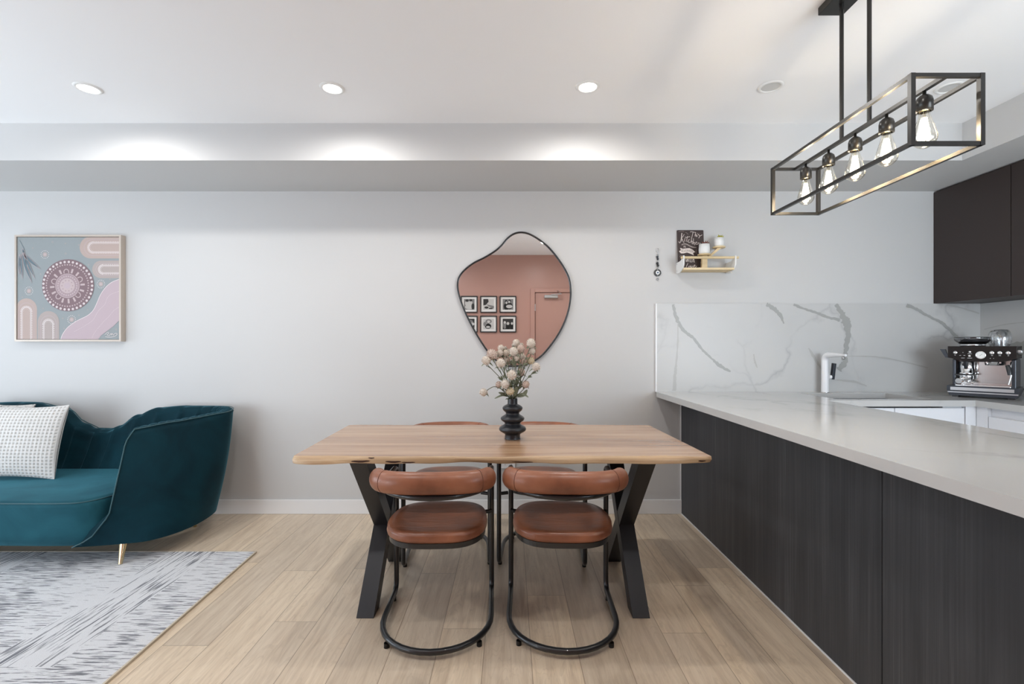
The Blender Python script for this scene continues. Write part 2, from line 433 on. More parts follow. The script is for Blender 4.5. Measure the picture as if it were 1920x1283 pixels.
ar = MB(); ar.bar((.60, PINK+.075, 2.015), (.74, PINK+.13, 2.02), .02, .008); ar.bar((.74, PINK+.13, 2.02), (.70, PINK+.03, 2.075), .02, .008); ar.obj('closer_arm', M['steel'], door)
hd = MB(); hd.tube([(1.11, PINK+.013, 1.0), (1.11, PINK+.06, 1.0), (.99, PINK+.06, 1.0)], .009, 10); hd.obj('door_handle', M['steel'], door)

# ------------------------------------------------------------------ downlights
def downlight(x, y, lit, label):
    t = thing('ceiling_downlight', label, 'ceiling light', (x, y, CEIL), 'recessed ceiling downlights')
    MB().lathe([(.046, -.001), (.047, -.007), (.058, -.006), (.064, -.001)], (x,y,CEIL), 32).obj('trim_ring', M['white'], t)
    MB().lathe([(.0, -.003), (.046, -.003)], (x,y,CEIL), 32).obj('diffuser', M['lit'] if lit else flat('unlit diffuser', (205,205,203)), t)
    if lit:
        l = bpy.data.lights.new('downlight_beam', 'SPOT'); l.energy = P_DOWN*4*lit; l.spot_size = 3.1; l.spot_blend = .68; l.shadow_soft_size = .035; l.color = (1,.98,.955)
        o = bpy.data.objects.new('downlight_beam', l); o.location = (x, y, CEIL-.02); COL.objects.link(o)
        o.parent = t; o.matrix_parent_inverse = t.matrix_basis.inverted()
for px, py, lit, lb in ((165,165,1,'lit round downlight in the ceiling above the teal sofa and artwork'),
                        (623,165,1,'lit round downlight in the ceiling, middle of the three lit ones'),
                        (1102,162,1,'lit round downlight in the ceiling above the dining table and mirror'),
                        (1445,162,0,'unlit round downlight in the ceiling left of the pendant frame'),
                        (1780,164,0,'unlit round downlight in the ceiling seen through the near end of the pendant frame')):
    p = fl(px, 650-(py-650)*-1, 0) if 0 else Vector(((px-CX)*(CEIL-H)/(CY-py), (CEIL-H)*F/(CY-py), CEIL))
    downlight(p.x, p.y, lit, lb)
for x, lb in ((-2.22, 'lit round downlight over the rug, out of the picture'), (-.95, 'lit round downlight over the walkway near the door, out of the picture'), (.42, 'lit round downlight just before the entry door, out of the picture')):
    downlight(x, .95, 1, lb)

# ------------------------------------------------------------------ kitchen
ZT, ZS = .902, .038
SKN, SKF = 1.118, 1.073            # outer edge of the peninsula top, near and far
CF, CR, PI_IN = 2.965, 2.874, 1.95
KY0 = .55
top = MB()
def slab(poly): top.prism(poly, ZT-ZS, ZT, lambda u,v,w: (u,v,w))
SX0, SX1, SY0, SY1 = 2.065, 2.68, 3.05, 3.43
WB = WALL-.02
# one U shaped worktop with a cut-out for the sink: four abutting fields
def field(poly): slab(poly)
field([(SKN, KY0), (PI_IN, KY0), (PI_IN, CF), (PI_IN, WB), (SKF, WB)])
field([(PI_IN, CF), (SX0, CF), (SX0, WB), (PI_IN, WB)])
field([(SX0, CF), (SX1, CF), (SX1, SY0), (SX0, SY0)])
field([(SX0, SY1), (SX1, SY1), (SX1, WB), (SX0, WB)])
field([(SX1, CF), (CR, CF), (CR, KY0), (RIGHT, KY0), (RIGHT, WB), (SX1, WB)])
wt = top.obj('stone_worktop', M['stone'])
tag(wt, 'white veined stone worktop running over the peninsula, sink and right-hand cupboards', 'worktop')

def vein(mb, pts, widths, f, m=1, seed=0, k=7):
    rnd = random.Random(seed); P = catmull([(a,b,0) for a,b in pts], k); n = len(P); L = []; R = []
    for i, p in enumerate(P):
        t = P[min(i+1,n-1)]-P[max(i-1,0)]; t = t.normalized() if t.length else Vector((1,0,0)); nn = Vector((-t.y, t.x, 0))
        q = i/(n-1)*(len(widths)-1); a = int(min(q, len(widths)-2)); w = lerp(widths[a], widths[a+1], q-a)/2
        L.append(p+nn*w*rnd.uniform(.6,1.25)); R.append(p-nn*w*rnd.uniform(.6,1.25))
    VL[0] += 1
    vs = [f(*q.xy) for q in L+R]
    mb.add(vs, [(i, i+1, n+i+1, n+i) for i in range(n-1)], m)
bs = MB().box((1.077, WB, ZT), (RIGHT-.001, WALL-.001, 1.551))
VL = [0]
def fb(px, py): return pt(px, py, WB-.0006-.00012*VL[0])
vein(bs, [(1262,571),(1268,595),(1280,618),(1300,634),(1316,655),(1335,673),(1350,686),(1370,697)], [5,7,8,5,5,4,7,3], fb, 1, 1)
vein(bs, [(1271,606),(1271,640),(1268,680),(1266,700),(1264,733)], [1.5,3,4,5,7], fb, 2, 2)
vein(bs, [(1437,571),(1450,578),(1462,590),(1470,607)], [8,8,7,2], fb, 1, 3)
vein(bs, [(1488,571),(1510,580),(1530,586),(1552,595),(1575,600)], [6,4,5,5,7], fb, 1, 4)
vein(bs, [(1567,571),(1577,585),(1584,600),(1590,620),(1588,645),(1584,665),(1583,680),(1572,694)], [6,10,15,13,10,9,11,12], fb, 1, 5)
vein(bs, [(1594,607),(1589,600),(1580,592)], [3,10,4], fb, 1, 9)
vein(bs, [(1516,653),(1525,668),(1540,692)], [2,6,3], fb, 2, 6)
vein(bs, [(1700,572),(1722,582),(1745,595),(1765,605),(1782,620),(1796,635)], [9,6,5,6,6,7], fb, 1, 7)
vein(bs, [(1775,571),(1800,577),(1836,588)], [4,3,3], fb, 2, 8)
vein(bs, [(1590,668),(1650,670),(1700,680),(1740,690)], [1,3,3,2], fb, 2, 11)
vein(bs, [(1560,712),(1600,716),(1625,724)], [1,5,2], fb, 2, 12)
vein(bs, [(1413,664),(1416,680),(1420,690)], [2,4,1], fb, 2, 13)
b1 = bs.obj('stone_splashback', [M['stone_wall'], M['vein'], M['vein2']])
tag(b1, 'wide stone splashback with grey diagonal veins on the wall behind the tap', 'splashback')
bs = MB().box((RIGHT-.02, KY0, ZT), (RIGHT-.001, WB-.001, 1.551))
fr = lambda y, z: Vector((RIGHT-.0206, y, z))
vein(bs, [(3.50,1.36),(3.35,1.39),(3.22,1.40),(3.1,1.43)], [.006,.008,.006,.006], fr, 2, 21)
vein(bs, [(3.5,1.12),(3.4,1.13),(3.33,1.20),(3.2,1.25),(3.05,1.24)], [.05,.07,.08,.06,.05], fr, 1, 22)
b2 = bs.obj('stone_splashback', [M['stone_wall'], M['vein'], M['vein2']])
tag(b2, 'stone splashback on the right wall behind the coffee machine', 'splashback')
MB().box((1.069, WB-.002, ZT), (1.077, WALL, 1.551)).obj('edge_strip', M['trim'], b1)

# peninsula: dark woodgrain back panels over a white carcass
PX = 1.262
pen = thing('peninsula_cabinet', 'peninsula cupboard with charcoal woodgrain back panels under the stone worktop', 'cabinet', (1.6, 2.0, 0))
MB().box((PX+.022, KY0+.03, .0), (PI_IN-.03, WALL-.001, ZT-ZS)).obj('carcass', M['white_cab'], pen)
for y0, y1 in ((1.632, WALL-.001), (KY0+.03, 1.628)):
    MB().box((PX, y0, .006), (PX+.02, y1, ZT-ZS-.001)).obj('back_panel', M['panel'], pen)
MB().box((PX+.006, 1.628, .006), (PX+.014, 1.632, ZT-ZS-.001)).obj('panel_joint', M['seam'], pen)
MB().box((PX-.004, KY0+.03, 0), (PX+.018, WALL-.016, .006)).obj('floor_seal', M['trim'], pen)
MB().box((PX-.005, WALL-.006, .006), (PX+.001, WALL-.0005, ZT-ZS-.001)).obj('wall_seal', M['trim'], pen)

# white base cupboards of the sink run and the right run
sr = thing('base_cabinet', 'white base cupboards of the sink run below the splashback', 'cabinet', (2.4, 3.25, 0))
MB().box((PI_IN-.028, CF+.045, .0), (SX0-.03, WB, ZT-ZS-.001)).box((SX1+.03, CF+.045, 0), (CR+.02, WB, ZT-ZS-.001)).box((SX0-.03, CF+.045, 0), (SX1+.03, WB, .55)).obj('carcass', M['white_cab'], sr)
for x0, x1 in ((1.955, 2.39), (2.394, 2.826)): MB().box((x0, CF+.022, .1), (x1, CF+.042, .852)).obj('door', M['white_cab'], sr, .002)
MB().box((2.83, CF+.018, .1), (CR+.02, CF+.042, ZT-ZS-.001)).obj('corner_filler', M['white_cab'], sr)
rr = thing('base_cabinet', 'white base cupboards along the right wall, seen beyond the peninsula worktop', 'cabinet', (3.2, 1.8, 0))
MB().box((CR+.045, KY0+.02, 0), (RIGHT-.001, CF+.04, ZT-ZS-.001)).obj('carcass', M['white_cab'], rr)
MB().box((CR+.02, 2.912, .1), (CR+.043, CF+.016, ZT-ZS-.001)).obj('corner_filler', M['white_cab'], rr)
for y0, y1 in ((2.32, 2.908), (1.73, 2.316), (1.14, 1.726), (KY0+.02, 1.136)): MB().box((CR+.022, y0, .1), (CR+.043, y1, .81)).obj('door', M['white_cab'], rr, .002)

# sink
sk = thing('undermount_sink', 'stainless steel undermount sink let into the worktop by the tap', 'sink', (2.37, 3.24, .7))
def bowl(x0,x1,y0,y1,zb,zt):
    rings = []
    for z, ins, r in ((zt,0,.03),(zb+.02,.004,.03),(zb+.004,.02,.03),(zb,.04,.03)):
        pl = fillet([(x0+ins,y0+ins,z),(x1-ins,y0+ins,z),(x1-ins,y1-ins,z),(x0+ins,y1-ins,z)], r, 5, True); rings.append(pl)
    m = MB().grid(rings, 0, True, cv=True); m.add(rings[-1], [tuple(range(len(rings[-1])))], 0); return m
bowl(SX0-.004,SX1+.004,SY0-.004,SY1+.004,.70,ZT-ZS-.001).obj('bowl', M['sink'], sk)
MB().lathe([(0,.003),(.03,.003),(.042,.006),(.045,.001)], (2.37,3.24,.7), 24).obj('drain', M['chrome'], sk)
# tap
TX, TY = 2.271, 3.465
tp = thing('kitchen_tap', 'white square-necked kitchen tap standing on the worktop behind the sink', 'tap', (TX, TY, ZT))
path = fillet([(TX,TY,ZT+.004),(TX,TY,1.175),(TX,TY-.215,1.175)], .045, 8)
bdy = MB()
n = len(path); rad = []
for i, p in enumerate(path): rad.append(1.0 if p.y > TY-.02 else lerp(.72, .38, min(1,(TY-p.y)/.21)))
# resample the spout so it tapers
ex = [path[-1].lerp(path[-2], 1-k/8) for k in range(9)]; path = path[:-1]+ex[1:]
rad = [1.0 if p.z < 1.12 else lerp(.95, .36, min(1, max(0,(TY-p.y))/.2)) for p in path]
bdy.tube(path, .024, 20, radii=rad, ry=.024, up=None); bdy.obj('body', M['faucet'], tp)
MB().lathe([(0,.0),(.029,0),(.029,.005),(.024,.006)], (TX,TY,ZT), 24).obj('base_ring', M['chrome'], tp)
MB().lathe([(0,0),(.011,0),(.011,.012),(.008,.014)], (TX,TY-.19,1.149), 16).obj('aerator', M['steel'], tp)
lv = MB(); lv.bar((TX+.045, TY-.01, 1.0), (TX+.052, TY-.02, 1.115), .03, .018, up=(1,0,0)); lvo = lv.obj('lever', M['slate'], tp, .003)
MB().tube([(TX+.02,TY-.01,1.015),(TX+.045,TY-.01,1.015)], .014, 16).obj('cartridge', M['faucet'], tp)

# wall cupboards on the right
UX, UZ = 3.128, 1.551
wc_lab = ['dark brown wall cupboard hanging in the far right corner above the coffee machine', 'dark brown wall cupboard cut by the right edge of the picture',
          'dark brown wall cupboard on the right wall, out of the picture']
for (y0, y1), lb in zip(((3.002, WALL-.001), (2.4, 2.998), (1.8, 2.396)), wc_lab):
    c = thing('wall_cabinet', lb, 'cabinet', (3.3, (y0+y1)/2, UZ), 'dark wall cupboards')
    yb = min(y1, WALL-.001)
    MB().box((UX+.021, y0, UZ+.002), (RIGHT-.001, yb, BULK-.001)).obj('carcass', M['brown'], c)
    MB().box((UX, y0+.001, UZ), (UX+.02, yb, BULK-.012 if 1 else 0)).obj('door', M['brown'], c, .0015)

# ------------------------------------------------------------------ coffee machine
A = math.radians(-51)
O = Vector((2.945, 3.215, ZT))
cmach = thing('espresso_machine', 'black and chrome espresso machine with grinder hopper in the worktop corner', 'coffee machine', O, rotz=A)
def L(u, w, z): # local to machine: u across the front, w depth, z up
    return O + Matrix.Rotation(A,3,'Z') @ Vector((u, w, z))
def cp(name, mb, m, bevel=0, parent=None):
    mb.v = [tuple(L(*p)) for p in mb.v]; return mb.obj(name, m, parent or cmach, bevel)
W_, D_ = .31, .28
cp('drip_tray', MB().prism([(-.012,.075),(-.012,.045),(0,.012),(W_+.0,.012),(W_+.012,.045),(W_+.012,.075)], -.03, .2, lambda u,v,w:(u,w,v)), M['slate'], .003)
cp('tray_trim', MB().box((-.008,-.034,.030),(W_+.008,-.028,.037)).box((.006,-.034,.046),(W_-.01,-.03,.066)), M['steel'])
cp('foot', MB().box((.01,0,0),(.04,.25,.013)), M['black']); cp('foot', MB().box((W_-.04,0,0),(W_-.01,.25,.013)), M['black'])
cp('housing', MB().box((.012,.10,.012),(W_-.006,D_,.25)).box((.012,.0,.07),(.028,.11,.25)).box((W_-.024,-.005,.07),(W_-.004,.11,.25)), M['slate'], .004)
cp('back_plate', MB().box((.03,.092,.07),(W_-.026,.1,.25)), M['plate'])
cp('tray_grille', MB().box((.028,-.02,.074),(W_-.026,.1,.083)), M['chrome'], .002)
head = [(-.006,.335),(-.006,.262),(.07,.235),(.245,.235),(W_+.0,.258),(W_+.0,.335)]
cp('control_head', MB().prism(head, -.035, D_, lambda u,v,w:(u,w,v)), M['blackbrown'], .008)
knobs = [(.032,.293,.011),(.102,.298,.007),(.100,.272,.007),(.203,.293,.012),(.238,.293,.012),(.275,.293,.012)]
for u, z, r in knobs:
    cp('knob', MB().lathe([(0,.012),(r*.85,.012),(r,.009),(r,0)], (u,-.036,z), 16, axis=(0,-1,0)), M['chrome'])
gg = cp('pressure_gauge', MB().lathe([(.020,.004),(.022,.008),(.025,.006),(.026,0)], (.152,-.036,.278), 24, axis=(0,-1,0)), M['chrome'])
cp('dial_face', MB().lathe([(0,.004),(.0205,.004)], (.152,-.036,.278), 24, axis=(0,-1,0)).bar((.146,-.041,.272),(.160,-.041,.286),.001,.001,1), [M['white'], M['dark']], parent=gg)
lt = MB()
for u, z, wd in ((.068,.294,.004),(.055,.275,.008),(.075,.275,.008),(.03,.276,.006),(.068,.258,.016),(.1,.258,.022),(.1,.286,.02),(.203,.276,.008),(.238,.276,.01),(.275,.276,.007),(.195,.258,.004),(.21,.258,.003)):
    lt.box((u-wd/2,-.0362,z-.001),(u+wd/2,-.0352,z+.001))
cp('panel_marks', lt, M['white'])
cp('side_lever', MB().prism([(-.055,.315),(-.028,.315),(-.02,.285),(.0,.272),(.0,.255),(-.026,.258)], .02, .045, lambda u,v,w:(u,w,v)), M['slate'], .003)
cp('grind_cradle', MB().lathe([(.044,0),(.044,.008),(.04,.01),(.04,.072),(.046,.078)], (.078,.03,.155), 24), M['chrome'])
cp('grinder_outlet', MB().lathe([(.0,0),(.012,0),(.016,.05)], (.078,.0,.185), 16).box((.03,-.03,.144),(.125,.06,.152)), M['black'], .002)
pf = cp('portafilter', MB().lathe([(0,0),(.03,0),(.036,.01),(.036,.03)], (.078,.01,.112), 24), M['chrome'])
cp('handle', MB().tube([(.055,-.02,.112),(.05,-.06,.108)], .017, 16), M['chrome'], parent=pf)
cp('portafilter_spout', MB().tube([(.085,.0,.112),(.095,-.005,.098)], .008, 10).tube([(.075,.0,.112),(.115,-.0,.095)], .007, 10), M['chrome'])
cp('group_head', MB().lathe([(.034,-.02),(.044,-.018),(.044,.0),(.05,.012)], (.205,.04,.232), 28).box((.17,.005,.226),(.24,.05,.24)), M['chrome'])
cp('steam_wand', MB().tube(catmull([(.285,-.0,.235),(.283,-.02,.2),(.286,-.03,.15),(.276,-.03,.095)],5), .0045, 10), M['chrome'])
cp('wand_grip', MB().tube([(.268,-.02,.215),(.276,-.026,.195),(.281,-.03,.155)], .012, 12, radii=[.8,1.1,.8]), M['black'])
cp('steam_dial', MB().lathe([(0,.02),(.018,.02),(.02,.016),(.02,0)], (W_,.06,.3), 20, axis=(1,0,0)), M['steel'])
hp = cp('bean_hopper', MB().lathe([(.06,0),(.06,.012),(.072,.02),(.093,.042),(.093,.056)], (.095,.12,.335), 32), M['smoke'])
cp('hopper_lid', MB().lathe([(0,.061),(.088,.061),(.098,.058),(.098,.056),(0,.056)], (.095,.12,.335), 32), M['black'], parent=hp)
cp('hopper_collar', MB().lathe([(.062,0),(.064,.002),(.064,.014),(.055,.016),(0,.016)], (.095,.12,.335), 32), M['chrome'], parent=hp)
cp('beans', MB().lathe([(0,.03),(.06,.03),(.07,.024),(.058,.017),(0,.017)], (.095,.12,.335), 24), M['dark'], parent=hp)
# glasses upside down on the warming tray
def tumbler(u, w, lb, s=1.0):
    c = L(u, w, .3352)
    t = thing('drinking_glass', lb, 'glass', c, 'glasses on the coffee machine')
    MB().lathe([(.036*s,0),(.046*s,.02*s),(.05*s,.05*s),(.044*s,.085*s),(.034*s,.104*s),(0,.108*s)], c, 28).obj('outer_wall', M['glass'], t)
    MB().lathe([(.036*s,0.001),(.034*s,.03*s),(.036*s,.06*s),(.024*s,.088*s),(0,.092*s)], c, 24).obj('inner_wall', M['glass'], t)
tumbler(.235, .06, 'clear double-walled glass upside down at the front of the coffee machine top')
tumbler(.205, .185, 'clear double-walled glass upside down, behind another glass on the coffee machine', .98)
# cord
q = [L(W_-.02,D_+.0,.06), L(W_+.02,D_+.01,.05)+Vector((0,0,0)), Vector((3.40,3.08,.93)), Vector((3.43,2.98,.917)), Vector((3.44,2.82,.915))]
pc = MB().tube(catmull(q,6), .005, 8).obj('power_cord', M['black']); tag(pc, 'black power cord trailing right from the coffee machine along the worktop', 'power cord')

# ------------------------------------------------------------------ dining table
TZ = .76
YN, YF = 2.065, 2.908
tb = thing('dining_table', 'live-edge wooden dining table on black steel X-shaped legs', 'table', (-.05, 2.485, 0))
def table_top():
    mb = MB(); nx = 120
    top_n = []; bot_n = []; top_f = []; bot_f = []
    for i in range(nx+1):
        t = i/nx
        xn = lerp(-.943, .870, t); xf = lerp(-.976, .837, t)
        wob = .012*math.sin(t*9.5+.6)+.008*math.sin(t*23)+.006*noise.noise(Vector((t*14,0,3)))
        dip = .006*noise.noise(Vector((t*11,5,1)))
        wb2 = .012*math.sin(t*8+2)+.007*math.sin(t*19)
        endr = max(0, 1-min(t,1-t)/.02); er = .012*endr*endr
        top_n.append((xn, YN+.010+wob*.6+er, TZ)); bot_n.append((xn, YN+.008-wob*.7+er+.012*noise.noise(Vector((t*7,9,2))), TZ-.030+dip))
        top_f.append((xf, YF-er+wb2*.5, TZ)); bot_f.append((xf, YF+.008-er-wb2*.5, TZ-.03))
    mid_n = [((a[0]+b[0])/2, min(a[1],b[1])-.005, (a[2]+b[2])/2+.002) for a,b in zip(top_n,bot_n)]
    t2 = [(a[0], a[1]+.002, TZ) for a in top_n]
    mb.grid([top_f, t2], 0, False)
    mb.grid([t2, [(a[0],a[1],a[2]-.002) for a in top_n], mid_n, bot_n], 1, True)
    mb.grid([bot_n, bot_f], 1, False)
    mb.grid([bot_f, [((a[0]+b[0])/2, max(a[1],b[1])+.006, TZ-.015) for a,b in zip(top_f,bot_f)], top_f], 1, True)
    for i in (0, nx):
        mb.add([t2[i], mid_n[i], bot_n[i], bot_f[i], top_f[i]], [(0,1,2,3,4)], 1)
    # bark inclusions and knots on the near edge
    for (cx, rx, rz, dz) in ((-.645,.040,.005,-.019), (-.60,.014,.0025,-.006), (-.505,.035,.0045,-.022), (.05,.05,.003,-.024), (.825,.016,.004,-.018), (-.44,.03,.003,-.025)):
        P = []
        i = min(range(nx+1), key=lambda k: abs(top_n[k][0]-cx)); 
        for k in range(14):
            a = 2*PI*k/14; xx = cx+rx*math.cos(a); j = min(range(nx+1), key=lambda q: abs(top_n[q][0]-xx))
            zz = dz+rz*math.sin(a)*(1+.3*math.sin(3*a)); f = min(1, max(0, -zz/.03))
            y = (top_n[j][1]*(1-f*2)+mid_n[j][1]*f*2 if f < .5 else mid_n[j][1]*(2-2*f)+bot_n[j][1]*(2*f-1))
            P.append((xx, y-.0015, TZ+zz))
        mb.add(P, [tuple(range(14))], 2)
    return mb.obj('tabletop', [M['acacia'], M['sap'], M['knot']], tb)
table_top()
def xbar(x0, x1, ya, yb):   # bar in the y-z plane: from y=ya at the top to y=yb on the floor
    t = .095/2
    pl = [(ya-t, TZ-.031), (ya+t, TZ-.031), (yb+t, .0), (yb-t, .0)]
    return MB().prism(pl, x0, x1, lambda u,v,w: (w,u,v))
for x0, x1, side in ((-.700,-.622,'left'), (.556,.634,'right')):
    for ya, yb in ((2.13, 2.80), (2.86, 2.225)):
        if ya > yb: a0, a1 = x0, x1
        else: a0, a1 = x0+.0015, x1-.0015
        xbar(a0, a1, ya, yb).obj('leg', M['black2'], tb, .003)
    MB().box((x0-.04, 2.14, TZ-.036), (x1+.04, 2.85, TZ-.030)).obj('mounting_plate', M['black2'], tb)

# ------------------------------------------------------------------ chairs
CW, CD, CZ0, CZ1, CR_ = .237, .51, .030, .638, .0125
def chair_proto():
    t = thing('dining_chair', '', 'chair')
    def U(z):
        s = -.25; n = 18
        return [(CW, -.10, z), (CW, s, z)] + [(CW*math.cos(PI*k/n), s-(CD-.25)*math.sin(PI*k/n)**.92 if k not in (0,n) else s, z) for k in range(1,n)] + [(-CW, s, z), (-CW, -.10, z)]
    lower = U(CZ0); upper = U(CZ1)[::-1]
    pth = lower + [(-CW,0,CZ0), (-CW,0,CZ1)] + upper + [(CW,0,CZ1), (CW,0,CZ0)]
    P = fillet(pth, .06, 8, True)
    MB().tube(P, CR_, 14, closed=True).obj('tube_frame', M['black'], t)
    for x, y in ((-.19,-.425), (.19,-.425), (-CW,-.06), (CW,-.06)):
        MB().lathe([(0,0),(.011,0),(.011,.019)], (x,y,0), 12).obj('foot_pad', M['dark'], t)
    # backrest
    n = 60; pts = []; rad = []
    for k in range(n+1):
        a = lerp(0, PI, k/n); c_ = math.cos(a)
        pts.append((.229*math.copysign(abs(c_)**.8, c_), -.385-.128*max(0, math.sin(a))**.8, CZ1+.0125+.040+.006*math.sin(a)))
        e = min(k, n-k)/n; rad.append(math.sqrt(max(0.0, 1-(1-min(1, e/.075))**2))*1.0 if e < .075 else 1.0)
    rad[0] = rad[-1] = .06
    mb = MB().tube(pts, .036, 22, radii=rad, ry=.045, up=(0,0,1))
    bk = mb.obj('backrest', M['leather'], t)
    for k in (13, 47):
        sm = MB()
        c = Vector(pts[k]); tt = (Vector(pts[k+1])-Vector(pts[k-1])).normalized(); b = tt.cross(Vector((0,0,1)))
        ring = [c + Vector((0,0,1))*math.cos(2*PI*j/28)*.0452 + b*math.sin(2*PI*j/28)*.0362 for j in range(28)]
        sm.tube(ring, .0011, 6, closed=True); sm.obj('stitching', M['seam_l'], bk)
    # seat
    def ol(s, z, dx=0.0, n=64):
        R = []
        for k in range(n):
            a = 2*PI*k/n; c, d = math.cos(a), math.sin(a); e = 2/3.3
            x = .212*math.copysign(abs(c)**e, c); y = .215*math.copysign(abs(d)**(e if d > 0 else .82), d)
            x *= 1-.10*max(0, y/.215)
            R.append(((x+math.copysign(dx, x))*s, -.225+(y+math.copysign(dx, y))*s, z))
        return R
    rings = [ol(.96,.428), ol(1,.430), ol(1,.437,.006), ol(1,.446,.008), ol(1,.456,.005), ol(1,.463,-.006), ol(.9,.467), ol(.78,.466), ol(.6,.462), ol(.35,.459), ol(.12,.458)]
    mb = MB().grid(rings, 0, True, cv=True); mb.add(rings[-1], [tuple(range(64))], 0, True); mb.obj('seat', M['leather'], t)
    rings = [ol(.9,.405), ol(.985,.405), ol(1,.408), ol(1,.428), ol(.96,.430)]
    MB().grid(rings, 0, False, cv=True).add(rings[0], [tuple(range(64))], 0).obj('seat_frame', M['black'], t)
    for s in (-1,1): MB().tube([(s*(CW-.0), -.01, .415), (s*.19, -.03, .415)], .010, 10).obj('seat_bracket', M['black'], t)
    return t
ch0 = chair_proto()
ch_specs = [((-.331, 2.400), 0.03, 'brown leather chair on the near side of the table, left, back to the camera'),
            ((.240, 2.405), -0.035, 'brown leather chair on the near side of the table, right, back to the camera'),
            ((-.351, 2.650), PI+.07, 'brown leather chair on the far side of the table, left, facing the camera'),
            ((.173, 2.650), PI-.07, 'brown leather chair on the far side of the table, right, behind the vase')]
for i, ((x, y), r, lb) in enumerate(ch_specs):
    c = ch0 if i == 0 else copy_tree(ch0)
    c.location = (x, y, 0); c.rotation_euler = (0, 0, r)
    c['label'] = lb; c['group'] = 'leather chairs around the dining table'

# ------------------------------------------------------------------ vase and flowers
VX, VY = .011, 2.471
SP = 1/5.83/364.3
prof = [(0,0),(.0385,0),(.040,.003),(.0395,.018),(.0415,.026),(.054,.034),(.066,.042),(.0695,.050),(.066,.060),(.052,.069),(.042,.076),(.0405,.080),
        (.044,.086),(.056,.094),(.061,.103),(.0595,.110),(.048,.119),(.037,.126),(.0345,.131),(.037,.137),(.047,.146),(.0518,.156),(.050,.164),(.040,.172),(.029,.177),
        (.0255,.182),(.0255,.205),(.0245,.207),(.0225,.205),(.0225,.18)]
pp = [(prof[0][0],prof[0][1])]
P = catmull([(r,z,0) for r,z in prof], 3); pp = [(p.x, p.y) for p in P]
vs = MB().lathe(pp, (VX,VY,TZ+.0005), 40).obj('ringed_vase', M['vase'])
tag(vs, 'matt black ceramic vase of three stacked rings standing on the wooden table', 'vase')
M['petal'] = mat('dried ivory petals', srgb(226,216,204), .8, Subsurface_Weight=.05)
M['petal2'] = mat('dried blush petals', srgb(214,196,184), .8)
M['petal3'] = mat('dried straw petals', srgb(212,198,170), .8)
M['stem'] = mat('dried grey green stem', srgb(112,114,94), .8)
M['leaf'] = mat('dried grey green leaf', srgb(124,132,110), .7)
def head_mesh(seed, m):
    rnd = random.Random(seed); mb = MB(); N = 120
    mb.lathe([(0,-.82),(.45,-.7),(.78,-.3),(.84,.1),(.7,.5),(.35,.78),(0,.84)], (0,0,0), 12)
    for i in range(N):
        z = 1-2*(i+.5)/N; r = math.sqrt(max(0,1-z*z)); a = i*2.39996
        d = Vector((r*math.cos(a), r*math.sin(a), z)); u = d.orthogonal().normalized(); v = d.cross(u)
        th = rnd.uniform(0, 2*PI); u2 = u*math.cos(th)+v*math.sin(th); v2 = d.cross(u2); s = rnd.uniform(.13,.19)
        k = rnd.uniform(.92,1.1)
        mb.add([d*.78-u2*s, d*.80-v2*s*.2, d*k+u2*s*.2+v2*.03, d*(k-.02)+u2*s*.9, d*.80+v2*s*.9], [(0,1,2,3,4)], 0, False)
        mb.add([d*.78-v2*s, d*k*1.02, d*.8+v2*s], [(0,1,2)], 0, False)
    o = mb.obj('flower_head', m, recalc=False); me = o.data; bpy.data.objects.remove(o); return me
HM = [head_mesh(1, M['petal']), head_mesh(2, M['petal2']), head_mesh(3, M['petal3'])]
FL = [(615,145,45,0,-.03,'topmost white globe flower at the right of the bouquet'),
 (625,228,36,0,-.01,'white globe flower just under the topmost right one'),
 (612,338,40,2,.03,'straw-coloured globe flower below the two stacked right ones'),
 (672,400,42,0,-.05,'white globe flower farthest right in the bouquet'),
 (455,142,38,0,.03,'white globe flower at the very top middle of the bouquet'),
 (506,208,42,1,-.01,'blush globe flower right of the top middle'),
 (425,235,43,0,-.04,'white globe flower with a spiral face below the top middle'),
 (288,200,34,0,.02,'small white globe flower at the top left of the middle'),
 (280,252,33,0,0,'small white globe flower just below the top left one'),
 (190,270,54,1,-.02,'largest blush globe flower at the upper left of the bouquet'),
 (126,332,45,0,-.04,'white globe flower leftmost in the upper cluster'),
 (285,360,46,0,-.06,'white globe flower at the front left, beside the large blush one'),
 (343,252,33,0,.01,'small white globe flower left of the spiral-faced one'),
 (448,305,33,0,-.02,'small white globe flower in the centre of the bouquet'),
 (356,325,29,0,.02,'tiny white globe flower left of the centre one'),
 (405,484,48,0,-.07,'white globe flower facing front in the middle of the bouquet'),
 (333,582,44,0,-.06,'white globe flower low at the left, above the vase shoulder'),
 (387,660,40,2,-.05,'straw-coloured flower lowest in front, just above the vase neck'),
 (98,680,40,0,-.01,'white globe flower drooping out to the far left on a bare stem'),
 (268,600,36,1,0,'blush globe flower low at the left, behind the white one'),
 (560,592,38,1,-.02,'blush globe flower low at the right, among the leaves'),
 (510,465,40,1,.02,'blush globe flower at the right of the front white one'),
 (545,350,34,1,.04,'blush globe flower at the back right of the centre'),
 (520,290,30,0,.05,'small white globe flower at the back, under the blush top one')]
def flower_path(base, top, bend):
    mid = base.lerp(top, .5); mid.x = lerp(base.x, top.x, .36); mid.y = lerp(base.y, top.y, .36); mid += bend
    return catmull([base, base.lerp(mid,.5)+Vector((0,0,.01)), mid, top], 6)
